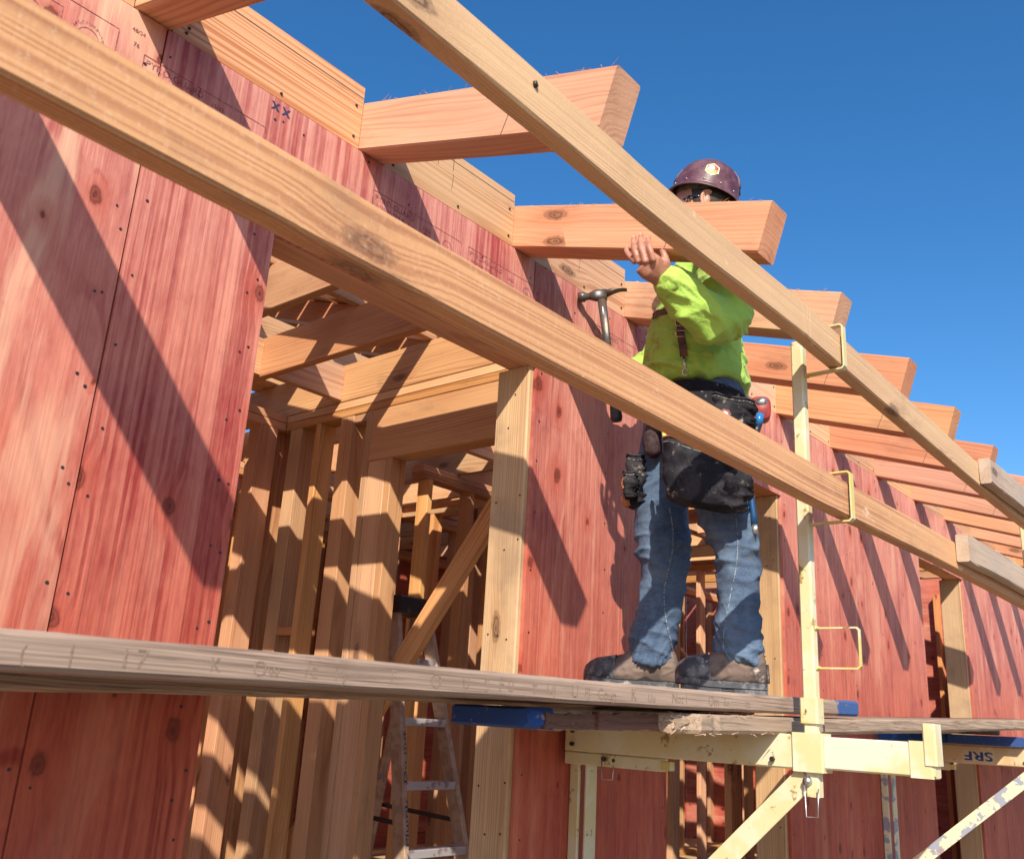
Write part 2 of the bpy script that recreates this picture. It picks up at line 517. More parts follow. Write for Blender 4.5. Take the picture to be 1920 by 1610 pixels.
def ply(name, ribs=0.0, swirl=0.0, pale=0.4, seed=0.0):
    """red dyed construction plywood, face grain upright"""
    mat, nt, b = new_mat(name)
    tc = N(nt, 'ShaderNodeTexCoord').outputs['Object']
    rnd = N(nt, 'ShaderNodeObjectInfo').outputs['Random']
    off = N(nt, 'ShaderNodeCombineXYZ', {0: M(nt, 'MULTIPLY', rnd, 23.0), 1: seed, 2: M(nt, 'MULTIPLY', rnd, 41.0)}).outputs[0]
    p = VM(nt, 'ADD', tc, off)
    sep = N(nt, 'ShaderNodeSeparateXYZ', {0: tc})
    z = sep.outputs[2]
    # knots
    kp = N(nt, 'ShaderNodeSeparateXYZ', {0: p})
    kv = N(nt, 'ShaderNodeTexVoronoi', {'Vector': N(nt, 'ShaderNodeCombineXYZ', {0: M(nt, 'MULTIPLY', kp.outputs[0], 6.5), 1: M(nt, 'MULTIPLY', kp.outputs[2], 4.2), 2: 0.0}).outputs[0], 'Scale': 1.0}, voronoi_dimensions='2D')
    kd = M(nt, 'ADD', kv.outputs['Distance'], M(nt, 'MULTIPLY', M(nt, 'SUBTRACT', NOISE(nt, VM(nt, 'MULTIPLY', p, (1.0, 1.0, 0.6)), 34.0, 3.0, 0.65), 0.5), 0.15))
    kon = M(nt, 'LESS_THAN', N(nt, 'ShaderNodeSeparateXYZ', {0: kv.outputs['Color']}).outputs[0], 0.5)
    ksz = M(nt, 'ADD', M(nt, 'MULTIPLY', N(nt, 'ShaderNodeSeparateXYZ', {0: kv.outputs['Color']}).outputs[1], 1.3), 0.25)
    kd = M(nt, 'DIVIDE', kd, ksz)
    kmask = M(nt, 'MULTIPLY', SS(nt, kd, 0.10, 0.05), kon)
    khalo = M(nt, 'MULTIPLY', SS(nt, kd, 0.30, 0.05), kon)
    # grain
    streak = NOISE(nt, VM(nt, 'MULTIPLY', p, (20.0, 1.0, 1.3)), 1.0, 5.0, 0.62)
    fib = NOISE(nt, VM(nt, 'MULTIPLY', p, (150.0, 1.0, 2.2)), 1.0, 3.0, 0.6)
    blot = NOISE(nt, VM(nt, 'MULTIPLY', p, (3.2, 1.0, 2.0)), 1.0, 4.0, 0.6, 0.4)
    t = M(nt, 'ADD', M(nt, 'MULTIPLY', M(nt, 'SUBTRACT', streak, 0.5), 0.8), M(nt, 'MULTIPLY', M(nt, 'SUBTRACT', blot, 0.5), 1.5))
    t = M(nt, 'ADD', t, M(nt, 'MULTIPLY', M(nt, 'SUBTRACT', fib, 0.5), 0.75))
    spk = NOISE(nt, VM(nt, 'MULTIPLY', p, (95.0, 1.0, 22.0)), 1.0, 3.0, 0.7)
    t = M(nt, 'ADD', t, M(nt, 'MULTIPLY', M(nt, 'SUBTRACT', spk, 0.5), 0.7))
    hgt = fib
    if ribs:
        bend = M(nt, 'MULTIPLY', khalo, 0.012)
        pr = VM(nt, 'ADD', p, N(nt, 'ShaderNodeCombineXYZ', {0: bend, 1: 0.0, 2: 0.0}).outputs[0])
        rb = NOISE(nt, VM(nt, 'MULTIPLY', pr, (78.0, 1.0, 0.55)), 1.0, 1.5, 0.5)
        rb = SS(nt, rb, 0.40, 0.62)
        patch = SS(nt, NOISE(nt, VM(nt, 'MULTIPLY', p, (5.0, 1.0, 0.5)), 1.0, 2.0), 0.38, 0.6, 0.25, 1.0)
        t = M(nt, 'ADD', t, M(nt, 'MULTIPLY', M(nt, 'MULTIPLY', rb, patch), ribs))
        hgt = M(nt, 'SUBTRACT', fib, M(nt, 'MULTIPLY', rb, 0.6))
    if swirl:
        c0 = NOISE(nt, VM(nt, 'MULTIPLY', p, (4.2, 1.0, 1.25)), 1.0, 2.0, 0.5, 0.5)
        ln = M(nt, 'SINE', M(nt, 'MULTIPLY', M(nt, 'ADD', c0, M(nt, 'MULTIPLY', khalo, 0.10)), 62.0))
        ln = SS(nt, ln, 0.5, 1.0)
        pm2 = SS(nt, NOISE(nt, p, 3.0, 2.0), 0.4, 0.6)
        t = M(nt, 'ADD', t, M(nt, 'MULTIPLY', M(nt, 'MULTIPLY', ln, pm2), swirl))
    t = M(nt, 'ADD', t, 0.30, clamp=True)
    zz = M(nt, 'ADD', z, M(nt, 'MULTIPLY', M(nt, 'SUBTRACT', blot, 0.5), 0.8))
    up = SS(nt, zz, -0.35, 1.45)  # dye paler upward; sunlit sheen above and shade below put into the colour
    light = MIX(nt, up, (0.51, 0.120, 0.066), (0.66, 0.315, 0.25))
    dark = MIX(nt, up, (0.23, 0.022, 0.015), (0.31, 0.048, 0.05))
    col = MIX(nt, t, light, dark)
    pl = NOISE(nt, VM(nt, 'MULTIPLY', p, (10.0, 1.0, 1.5)), 1.0, 4.0, 0.62, 0.7)
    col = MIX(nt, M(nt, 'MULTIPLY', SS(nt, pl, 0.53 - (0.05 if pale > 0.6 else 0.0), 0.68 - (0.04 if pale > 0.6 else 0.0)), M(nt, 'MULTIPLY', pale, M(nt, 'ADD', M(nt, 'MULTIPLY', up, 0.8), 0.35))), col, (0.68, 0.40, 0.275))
    col = MIX(nt, M(nt, 'MULTIPLY', khalo, 0.5), col, (0.42, 0.075, 0.045))
    krg = M(nt, 'ADD', M(nt, 'MULTIPLY', M(nt, 'SINE', M(nt, 'MULTIPLY', kd, 150.0)), 0.14), SS(nt, kd, 0.10, 0.02, 0.35, 0.85))
    col = MIX(nt, M(nt, 'MULTIPLY', kmask, krg), col, (0.13, 0.022, 0.013))
    sm = SS(nt, NOISE(nt, VM(nt, 'MULTIPLY', p, (7.0, 1.0, 5.0)), 1.0, 5.0, 0.7), 0.57, 0.75, 0.0, 0.4)
    col = MIX(nt, sm, col, (0.19, 0.045, 0.05))
    scr = NOISE(nt, VM(nt, 'MULTIPLY', VM(nt, 'ADD', p, (0.0, 0.0, 0.0)), (55.0, 1.0, 300.0)), 1.0, 1.0)
    nt.links.new(col, b.inputs['Base Color'])
    b.inputs['Roughness'].default_value = 0.6
    b.inputs['Specular IOR Level'].default_value = 0.3
    bp = N(nt, 'ShaderNodeBump', {'Height': hgt, 'Strength': 0.5, 'Distance': 0.002})
    nt.links.new(bp.outputs[0], b.inputs['Normal'])
    return mat


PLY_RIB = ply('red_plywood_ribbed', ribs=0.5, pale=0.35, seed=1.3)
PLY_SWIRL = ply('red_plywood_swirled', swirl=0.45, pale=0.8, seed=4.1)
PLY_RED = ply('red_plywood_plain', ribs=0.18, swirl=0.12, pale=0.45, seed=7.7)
INK = simple('stamp_ink', (0.20, 0.05, 0.055), 0.8, col2=(0.45, 0.18, 0.17), scale=90, lo=0.48, hi=0.6)
PENCIL = simple('pencil_grey', (0.10, 0.07, 0.055), 0.8)
MARKER = simple('marker_blue_black', (0.03, 0.035, 0.09), 0.7)
NAIL = simple('nail_steel_dark', (0.05, 0.045, 0.045), 0.45, 0.6)
CREAM = simple('cream_yellow_paint', (0.60, 0.52, 0.29), 0.42, col2=(0.62, 0.57, 0.40), scale=9, col3=(0.30, 0.19, 0.06), scale3=20, lo3=0.60, hi3=0.66, bump=0.12)
YELLOW = simple('worn_yellow_paint', (0.58, 0.47, 0.15), 0.45, col2=(0.58, 0.52, 0.31), scale=9, col3=(0.16, 0.09, 0.035), scale3=30, lo3=0.60, hi3=0.66, bump=0.15)
IVORY = simple('ivory_paint', (0.64, 0.59, 0.46), 0.4, col2=(0.58, 0.51, 0.27), scale=5, col3=(0.36, 0.28, 0.17), scale3=16, lo3=0.62, hi3=0.72, bump=0.06)
PEEL = simple('peeling_cream_blue_paint', (0.70, 0.64, 0.45), 0.55, col2=(0.30, 0.33, 0.40), scale=11, lo=0.52, hi=0.56, col3=(0.33, 0.26, 0.27), scale3=9, lo3=0.6, hi3=0.64, bump=0.2)
TANPAINT = simple('tan_beam_paint', (0.52, 0.36, 0.19), 0.5, col2=(0.60, 0.46, 0.28), scale=8, col3=(0.22, 0.12, 0.05), scale3=25, lo3=0.64, hi3=0.7, bump=0.1)
STEEL = simple('galvanised_wire', (0.55, 0.55, 0.56), 0.3, 0.9)
BLUE = (0.018, 0.07, 0.25)
STENCIL = simple('stencil_blue', (0.015, 0.05, 0.18), 0.6)

# ------------------------------------------------------------------ the ground
def dirt():
    mat, nt, b = new_mat('dry_dirt')
    tc = N(nt, 'ShaderNodeTexCoord').outputs['Object']
    f = NOISE(nt, tc, 0.6, 6.0, 0.65)
    f2 = NOISE(nt, tc, 14.0, 5.0, 0.7)
    c = MIX(nt, SS(nt, f, 0.35, 0.65), (0.20, 0.14, 0.09), (0.28, 0.21, 0.145))
    c = MIX(nt, SS(nt, f2, 0.5, 0.75, 0, 0.5), c, (0.20, 0.14, 0.10))
    nt.links.new(c, b.inputs['Base Color'])
    b.inputs['Roughness'].default_value = 0.95
    bp = N(nt, 'ShaderNodeBump', {'Height': f2, 'Strength': 0.6, 'Distance': 0.05})
    nt.links.new(bp.outputs[0], b.inputs['Normal'])
    return mat


GZ = -1.62
gn = 24
gv, gf = [], []
for i in range(gn + 1):
    for j in range(gn + 1):
        s = lambda k: math.copysign(abs(k / (gn / 2) - 1) ** 2.6, k / (gn / 2) - 1) * 900
        X, Y = s(i), s(j)
        gv.append((X, Y, 0.04 * noise.noise((X * .4, Y * .4, 0)) if abs(X) < 60 and abs(Y) < 60 else 0))
for i in range(gn):
    for j in range(gn):
        a = i * (gn + 1) + j
        gf.append((a, a + gn + 1, a + gn + 2, a + 1))
ground = mesh_obj('ground', gv, gf, dirt(), loc=(0, 0, GZ), smooth=True)
ground['kind'] = 'structure'

# ------------------------------------------------------------------ the house under construction
TOP = 1.353            # top of the wall plates
FLOOR = -1.09
house = thing('house_frame', 'unfinished timber house frame with red plywood sheathing and open rafters', 'building', (3.0, 2.2, GZ))

foundation_mat = simple('foundation_concrete', (0.36, 0.34, 0.31), 0.9, col2=(0.28, 0.26, 0.24), scale=5, bump=0.3)
bar('foundation', (-2.2, 0.02, GZ - 0.1), (10.6, 4.5, FLOOR - 0.03), foundation_mat, house, 0.01)
bar('subfloor', (-2.2, 0.02, FLOOR - 0.026), (10.6, 4.5, FLOOR), FIR_OLD, house)


def prism_xz(name, poly, y0, y1, mat, parent, hx=0, hz=0):
    """flat panel cut to an outline in x/z, front face at y0"""
    n = len(poly)
    vs = [(x - hx, 0, z - hz) for x, z in poly] + [(x - hx, y1 - y0, z - hz) for x, z in poly]
    fs = [tuple(range(n)), tuple(range(2 * n - 1, n - 1, -1))]
    fs += [(i, (i + 1) % n, (i + 1) % n + n, i + n) for i in range(n)]
    return mesh_obj(name, vs, fs, mat, parent, loc=(hx, y0, hz))


OP1 = (1.063, 2.022, 1.018)
OP2 = (2.788, 3.722, 0.985)
OP3 = (5.557, 6.430, 1.018)
BOT = FLOOR - 0.12
SH = TOP - 0.002
panels = [
    ('swirl', [(-1.755, BOT), (-0.503, BOT), (-0.503, SH), (-1.755, SH)]),
    ('swirl', [(-0.500, BOT), (0.7345, BOT), (0.7345, SH), (-0.500, SH)]),
    ('rib', [(0.7385, BOT), (1.063, BOT), (1.063, OP1[2]), (1.986, OP1[2]), (1.986, SH), (0.7385, SH)]),
    ('plain', [(1.9895, OP1[2]), (2.022, OP1[2]), (2.022, BOT), (2.788, BOT), (2.788, OP2[2]), (3.229, OP2[2]), (3.229, SH), (1.9895, SH)]),
    ('plain', [(3.2325, OP2[2]), (3.722, OP2[2]), (3.722, BOT), (4.468, BOT), (4.468, SH), (3.2325, SH)]),
    ('plain', [(4.4715, BOT), (5.557, BOT), (5.557, OP3[2]), (5.709, OP3[2]), (5.709, SH), (4.4715, SH)]),
    ('plain', [(5.7125, OP3[2]), (6.430, OP3[2]), (6.430, BOT), (6.948, BOT), (6.948, SH), (5.7125, SH)]),
    ('plain', [(6.9515, BOT), (8.188, BOT), (8.188, SH), (6.9515, SH)]),
    ('plain', [(8.1915, BOT), (9.43, BOT), (9.43, SH), (8.1915, SH)]),
]
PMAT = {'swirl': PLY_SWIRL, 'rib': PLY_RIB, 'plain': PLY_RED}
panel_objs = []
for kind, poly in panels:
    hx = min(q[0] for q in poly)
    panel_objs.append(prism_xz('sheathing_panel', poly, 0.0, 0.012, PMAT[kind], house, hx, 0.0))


def disc_geo(x, y, z, r, t=0.0012, seg=8, nrm=(0, -1, 0)):
    nn = Vector(nrm)
    return tube_geo([Vector((x, y, z)) + nn * -0.002, Vector((x, y, z)) + nn * t], [r, r * 0.8], seg, Vector((0.3, 0.2, 0.9)))


rn = random.Random(3)


def nail_field(panel, xs, z0, z1, step, parent_name='nail_head'):
    parts = []
    for x, zlim in xs:
        z = z0 + rn.uniform(0, step)
        while z < z1:
            if z > zlim:
                parts.append(disc_geo(x + rn.uniform(-.006, .006), 0.0, z, rn.uniform(0.0030, 0.0042)))
            z += step * rn.uniform(0.75, 1.2)
    if parts:
        V, F = join_geo(parts)
        o = mesh_obj('nail_head', V, F, NAIL, panel)
        o['kind'] = 'stuff'


nail_field(panel_objs[1], [(0.716, -9), (0.70, .3), (-0.47, -9), (0.16, -9), (0.46, 1.2)], BOT, SH, 0.165)
nail_field(panel_objs[2], [(0.758, -9), (1.043, -9), (1.018, -9), (1.1, 1.05), (1.3, 1.05), (1.45, 1.05), (1.6, 1.05), (1.75, 1.05), (1.9, 1.05), (1.965, 1.02)], BOT, SH, 0.15)
nail_field(panel_objs[3], [(2.045, -9), (2.40, -9), (2.765, -9), (2.01, 1.02), (2.2, 1.1), (2.6, 1.1)], BOT, SH, 0.16)
nail_field(panel_objs[4], [(3.25, 1.0), (3.745, -9), (4.1, -9), (4.45, -9)], BOT, SH, 0.17)
nail_field(panel_objs[5], [(4.49, -9), (4.9, -9), (5.535, -9)], BOT, SH, 0.18)
nail_field(panel_objs[6], [(6.455, -9), (6.93, -9)], BOT, SH, 0.2)


# printed stamps near the top of the sheathing
def wall_text(body, x, z, size, slant=0.0, y=-0.0008):
    vs, fs = text_geo(body, size)
    return [Vector((x + v.x, y, z + v.y)) for v in vs], fs


def wall_line(x0, z0, x1, z1, t=0.0018, y=-0.0007):
    d = Vector((x1 - x0, z1 - z0)); d.normalize()
    nx, nz = -d.y * t / 2, d.x * t / 2
    return [(x0 + nx, y, z0 + nz), (x1 + nx, y, z1 + nz), (x1 - nx, y, z1 - nz), (x0 - nx, y, z0 - nz)], [(0, 1, 2, 3)]


def stamp(panel, x, z, w, h, with_ring=True, right_box=True):
    G = [wall_line(x, z, x + w, z), wall_line(x, z, x, z - h), wall_line(x + w, z, x + w, z - h), wall_line(x, z - h, x + w, z - h)]
    G.append(wall_text('PYRO-GUARD', x + 0.006, z - 0.024, 0.0225))
    G.append(wall_text('INTERIOR TYPE A', x + 0.012, z - 0.042, 0.0125))
    G.append(wall_text('FIRE RETARDANT TREATED', x + 0.006, z - 0.056, 0.009))
    G.append(wall_text('PLYWOOD  KDAT', x + 0.03, z - 0.070, 0.009))
    if right_box:
        x2 = x + w + 0.03
        G += [wall_line(x + w, z - 0.001, x2 + 0.17, z - 0.001, 0.0014), wall_line(x2 + 0.17, z, x2 + 0.17, z - 0.08, 0.0014)]
        G.append(wall_text('15/32', x2 + 0.02, z - 0.03, 0.014))
        G.append(wall_text('32/16', x2 + 0.02, z - 0.05, 0.014))
        if with_ring:
            ring = [(x2 + 0.115 + 0.018 * math.cos(a * .2618), z - 0.04 + 0.018 * math.sin(a * .2618)) for a in range(25)]
            for a, b in zip(ring[:-1], ring[1:]):
                G.append(wall_line(a[0], a[1], b[0], b[1], 0.0014))
            G.append(wall_text('UL', x2 + 0.105, z - 0.046, 0.016))
    V, F = join_geo(G)
    mesh_obj('printed_stamp', V, F, INK, panel)


stamp(panel_objs[1], 0.16, 1.262, 0.17, 0.075)
# one stamp runs across the joint of two panels
G = [wall_line(0.699, 1.262, 0.7345, 1.262), wall_line(0.699, 1.262, 0.699, 1.18), wall_text('PYR', 0.704, 1.240, 0.0215), wall_text('INTE', 0.708, 1.222, 0.0125),
     wall_line(0.47, 1.285, 0.64, 1.285), wall_line(0.64, 1.285, 0.64, 1.22), wall_text('76', 0.672, 1.268, 0.014), wall_text('48/24', 0.664, 1.30, 0.013)]
for k in range(13):
    a0 = math.pi * k / 12
    G.append(wall_text('STRUCTURAL1AP'[k], 0.585 + 0.030 * math.cos(math.pi - a0) - .003, 1.225 + 0.030 * math.sin(a0), 0.0095))
arc = [(0.585 + 0.022 * math.cos(math.pi * k / 12), 1.225 + 0.022 * math.sin(math.pi * k / 12)) for k in range(13)]
G += [wall_line(a[0], a[1], b[0], b[1], 0.0013) for a, b in zip(arc[:-1], arc[1:])]
V, F = join_geo(G)
mesh_obj('printed_stamp', V, F, INK, panel_objs[1])
G = [wall_line(0.7385, 1.262, 0.83, 1.262), wall_line(0.83, 1.262, 0.83, 1.18), wall_text('O-GUARD', 0.742, 1.240, 0.0215), wall_text('RIOR TYPE A', 0.742, 1.222, 0.0125), wall_text('DANT TREATED', 0.742, 1.208, 0.009),
     wall_line(0.83, 1.261, 1.0, 1.261, .0014), wall_line(1.0, 1.261, 1.0, 1.19, .0014), wall_text('15/32', 0.86, 1.235, 0.014)]
V, F = join_geo(G)
mesh_obj('printed_stamp', V, F, INK, panel_objs[2])
stamp(panel_objs[2], 1.33, 1.268, 0.13, 0.075)
stamp(panel_objs[2], 1.69, 1.268, 0.12, 0.085)
stamp(panel_objs[3], 2.3, 1.262, 0.15, 0.075)
G = [wall_text('x', 1.005, 1.318, 0.045), wall_text('x', 1.035, 1.318, 0.045)]
V, F = join_geo(G)
V = [Vector((v[0], v[1], v[2])) for v in V]
mesh_obj('marker_crosses', V + [v + Vector((.0012, -.0002, .0008)) for v in V], F + [tuple(i + len(V) for i in f) for f in F], MARKER, panel_objs[2])

# exterior wall framing behind the sheathing
W0, W1 = 0.013, 0.137
bar('sill_plate', (-1.7, W0, FLOOR), (1.02, W1, FLOOR + 0.038), FIR, house)
bar('sill_plate', (2.06, W0, FLOOR), (2.75, W1, FLOOR + 0.038), FIR, house)
bar('sill_plate', (3.76, W0, FLOOR), (5.52, W1, FLOOR + 0.038), FIR, house)
bar('sill_plate', (6.47, W0, FLOOR), (9.6, W1, FLOOR + 0.038), FIR, house)
bar('top_plate', (-1.7, W0, TOP - 0.076), (9.6, W1, TOP - 0.039), FIR, house)
bar('top_plate', (-1.7, W0, TOP - 0.038), (9.6, W1, TOP - 0.001), FIR, house)
for (x0, x1, z) in (OP1, OP2, OP3):
    bar('header', (x0 - 0.04, W0, z + 0.001), (x1 + 0.03, W0 + 0.089, TOP - 0.077), RAFTER if x0 < 2 else FIR, house, 0.004)
    bar('trimmer_stud', (x0 - 0.042, W0, FLOOR), (x0 - 0.003, W1, z), FIR_OLD, house)
    bar('king_stud', (x0 - 0.082, W0, FLOOR + 0.038), (x0 - 0.043, W1, TOP - 0.077), FIR, house)
    bar('jamb_post', (x1 - 0.016, W0, FLOOR), (x1 + 0.03, W1 + 0.003, z), FIR_OLD, house, 0.004)
    bar('king_stud', (x1 + 0.032, W0, FLOOR + 0.038), (x1 + 0.07, W1, TOP - 0.077), FIR, house)
for x in (-1.5, -1.09, -0.68, -0.27, 0.14, 0.55, 0.90, 2.38, 4.1, 4.5, 4.9, 5.3, 6.7, 7.1, 7.5, 7.9, 8.4, 8.9, 9.4):
    bar('stud', (x, W0, FLOOR + 0.038), (x + 0.038, W1, TOP - 0.077), FIR, house)

# rafters with square cut tails
PH = math.atan(0.32)
RD, RW = 0.135, 0.085
tails = {-3: .742, -2: .78, -1: .745, 0: .742, 1: .782, 2: .715, 3: .713, 4: .690, 5: .680, 6: .69, 7: .675, 8: .70, 9: .68, 10: .69, 11: .68, 12: .69}
ydir, zdir = math.cos(PH), math.sin(PH)
rafter_x = {}
for n_, tl in tails.items():
    x = 1.272 + 0.61 * n_
    rafter_x[n_] = x
    cx = x + RW / 2
    off = Vector((0, -zdir, ydir)) * (RD / 2)
    a = Vector((cx, -tl, TOP - 0.32 * tl)) + off
    b = Vector((cx, 4.35, TOP + 0.32 * 4.35)) + off
    r = board('rafter', a, b, RW, RD, RAFTER, house, c=0.0045)
    # pencilled plumb-cut line on the flank
    if -2 <= n_ <= 7:
        s = tl - 0.26
        p0 = Vector((x - 0.0007, -s, TOP - 0.32 * s + 0.004))
        p1 = p0 + Vector((0, -0.055, 0.125))
        e = Vector((0, 0.0010, 0.0004))
        mesh_obj('pencil_line', [p0 - e, p0 + e, p1 + e, p1 - e], [(0, 1, 2, 3)], PENCIL, r)
bar('ridge_board', (-1.6, 4.38, TOP + 1.33), (8.9, 4.42, TOP + 1.56), FIR, house)
# first roof boards nailed over the far end of the rafters
for k in range(9):
    yb = 2.35 + k * 0.235
    zb = TOP + 0.32 * yb + RD / math.cos(PH) + 0.003
    a_, b_ = Vector((-.7 + .21 * (k % 3), yb, zb + .014)), Vector((8.6, yb, zb + .014))
    board('roof_board', a_, b_, 0.225, 0.02, BLOCK if k % 2 else FIR, house, up=(0, -zdir, ydir))

# blocking between the rafters
NAILS_B = simple('nail_rusty', (0.06, 0.04, 0.03), 0.6, 0.4)
for n_ in range(-3, 12):
    x0, x1 = rafter_x[n_] + RW + 0.002, rafter_x[n_ + 1] - 0.002
    tp = TOP + 0.182 + (0.006 if n_ % 2 else -0.002)
    o = bar('blocking', (x0, 0.005, TOP + 0.001), (x1, 0.044, tp), BLOCK, house)
    if n_ < 6:
        G = []
        for xx, zz in ((x0 + .03, .02), (x0 + .034, .035), (x0 + .03, .09), (x0 + .028, .13), (x1 - .02, .03), (x1 - .022, .12), (x0 + .28, .02)):
            G.append(disc_geo(xx, 0.004, TOP + zz, 0.0042, 0.002))
        V, F = join_geo(G)
        k = mesh_obj('nail_head', V, F, NAILS_B, o); k['kind'] = 'stuff'
        G = [wall_line(x0 + .002, TOP + .152, x1 - .002, TOP + .152, 0.0016, 0.0042)]
        if n_ in (0, 1):
            G += [wall_line(x0 + .19, TOP + .15, x0 + .19, TOP + .11, .0018, .0042), wall_line(x0 + .25, TOP + .16, x0 + .25, TOP + .12, .0022, .0042), wall_line(x0 + .253, TOP + .11, x0 + .25, TOP + .06, .0016, .0042)]
        V, F = join_geo(G)
        mesh_obj('pencil_line', V, F, PENCIL, o)

# ceiling joists
JX = [-1.1, -0.68, -0.28, 0.142, 0.494, 0.911, 1.36, 1.745, 2.162, 2.579, 2.996, 3.413, 3.83, 4.247, 4.664, 5.081, 5.498, 5.915, 6.332, 6.749, 7.166, 7.583, 8.0, 8.4]
for x in JX:
    bar('ceiling_joist', (x, 0.05, TOP + 0.002), (x + 0.038, 4.4, TOP + 0.187), FIR, house)
for yb in (1.62, 3.0):
    for k in range(4, 18):
        x0, x1 = JX[k] + 0.039, JX[k + 1] - 0.001
        dy = 0.05 if k % 2 else 0.0
        bar('joist_blocking', (x0, yb + dy, TOP + 0.01), (x1, yb + dy + 0.038, TOP + 0.18), BLOCK, house)

bar('sky_block_board', (0.2, 1.05, TOP + .189), (5.4, 1.088, TOP + .325), FIR, house)  # boards added above the joists to close sky gaps and cast shadow bands
bar('sky_block_board', (-.4, 1.93, TOP + .189), (6.4, 1.968, TOP + .42), BLOCK, house)
# loose boards laid flat across the joists
for k, (yb, wd, xa, xb) in enumerate(((2.16, .185, -.2, 6.2), (3.5, .235, .2, 7.0))):
    bar('roof_board', (xa, yb, TOP + .189), (xb, yb + wd, TOP + .225), BLOCK if k % 2 else FIR, house)

# interior partitions
def wall_y(x0, y0, y1, studs, hdr=None, th=0.089):
    """partition running in y; hdr = (y0, y1, z) opening"""
    bar('top_plate', (x0, y0, TOP - 0.076), (x0 + th, y1, TOP - 0.039), FIR, house)
    bar('top_plate', (x0, y0, TOP - 0.038), (x0 + th, y1, TOP), FIR, house)
    segs = [(y0, y1)] if not hdr else [(y0, hdr[0]), (hdr[1], y1)]
    for a, b in segs:
        if b - a > 0.02:
            bar('sole_plate', (x0, a, FLOOR), (x0 + th, b, FLOOR + 0.038), FIR, house)
    for y in studs:
        bar('stud', (x0, y, FLOOR + 0.038), (x0 + th, y + 0.038, TOP - 0.077), FIR, house)
    if hdr:
        a, b, z = hdr
        bar('header', (x0, a - 0.04, z), (x0 + th, b + 0.153, TOP - 0.077), FIR, house, 0.004)
        for q in (a - 0.04, b):
            bar('trimmer_stud', (x0 + .002, q, FLOOR), (x0 + th - .002, q + 0.04, z - 0.001), FIR, house)


def wall_x(y0, x0, x1, studs, hdr=None, th=0.089):
    bar('top_plate', (x0, y0, TOP - 0.076), (x1, y0 + th, TOP - 0.039), FIR, house)
    bar('top_plate', (x0, y0, TOP - 0.038), (x1, y0 + th, TOP), FIR, house)
    segs = [(x0, x1)] if not hdr else [(x0, hdr[0]), (hdr[1], x1)]
    for a, b in segs:
        bar('sole_plate', (a, y0, FLOOR), (b, y0 + th, FLOOR + 0.038), FIR, house)
    for x in studs:
        bar('stud', (x, y0, FLOOR + 0.038), (x + 0.038, y0 + th, TOP - 0.077), FIR, house)
    if hdr:
        a, b, z = hdr
        bar('header', (a - 0.04, y0, z), (b + 0.04, y0 + th, TOP - 0.077), FIR, house, 0.004)
        for q in (a - 0.04, b):
            bar('trimmer_stud', (q, y0 + .002, FLOOR), (q + 0.04, y0 + th - .002, z - 0.001), FIR, house)


# room behind the first opening: side wall and back wall
wall_y(2.58, 0.14, 2.11, (0.16, 0.44, 1.39, 1.75, 2.07), hdr=(0.56, 1.235, 1.04))
bar('post', (2.582, 1.277, FLOOR), (2.667, 1.388, 1.038), FIR, house)
bar('post', (2.581, 1.52, FLOOR + .038), (2.668, 1.61, TOP - .077), FIR, house)
bar('post', (2.581, 1.90, FLOOR + .038), (2.668, 1.985, TOP - .077), FIR, house)
wall_x(2.02, -1.6, 2.575, (-1.4, -1.0, -.6, -.2, .2, .6, 1.0, 1.40, 1.80, 2.16, 2.20))
bar('post', (2.43, 2.021, FLOOR + .038), (2.535, 2.108, TOP - .077), FIR, house)
# rooms beyond
wall_y(4.30, 0.14, 3.2, (0.2, 0.55, 0.95, 1.0, 1.35, 2.3, 2.34, 2.7, 3.1), hdr=(1.45, 2.2, 1.04))
wall_y(5.20, 0.14, 3.2, (0.16, .6, 1.0, 1.4, 1.44, 1.8, 2.2, 2.6, 3.0))
wall_y(6.9, 0.14, 4.3, (0.16, .55, .95, 1.35, 1.75, 2.15, 2.55, 3.0, 3.4))
wall_x(3.0, 2.68, 9.4, (2.7, 3.05, 3.10, 3.45, 3.85, 4.2, 4.5, 4.85, 5.3, 5.7, 6.1, 6.5, 6.9, 7.3, 7.7, 8.1), hdr=None)
wall_x(2.05, 3.55, 4.29, (3.6, 3.95, 4.24))
wall_x(4.3, -1.6, 9.4, [-1.5 + .41 * k for k in range(26)])
bar('fire_block', (2.585, 1.612, 0.12), (2.665, 1.748, 0.158), FIR, house)
bar('fire_block', (2.585, 1.79, 0.30), (2.665, 1.898, 0.338), FIR, house)
bar('cripple_block', (2.584, 1.43, TOP - 0.115), (2.664, 1.518, TOP - 0.078), FIR, house)
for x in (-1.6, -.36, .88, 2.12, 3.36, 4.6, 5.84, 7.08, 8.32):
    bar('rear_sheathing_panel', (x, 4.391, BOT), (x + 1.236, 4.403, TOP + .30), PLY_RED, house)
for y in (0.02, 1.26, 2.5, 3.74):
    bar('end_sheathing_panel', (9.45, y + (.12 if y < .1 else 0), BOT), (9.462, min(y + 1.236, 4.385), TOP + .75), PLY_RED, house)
for y in (.2, .6, 1.0, 1.4, 1.8, 2.2, 2.6, 3.0, 3.4, 3.8):
    bar('stud', (9.36, y, FLOOR), (9.448, y + .038, TOP), FIR, house)
# diagonal braces
board('diagonal_brace', (2.71, 0.58, 1.00), (2.71, 1.80, -0.60), 0.04, 0.089, FIR, house, up=(0, 1, 0.7))
board('diagonal_brace', (5.25 + .09, 1.9, 0.9), (5.25 + .09, 0.5, -0.5), 0.04, 0.089, FIR, house, up=(0, 1, 0.7))
board('diagonal_brace', (6.35, 0.35, 0.10), (5.75, 0.40, -0.75), 0.04, 0.089, RAIL_GREY, house, up=(0, 1, 0.2))
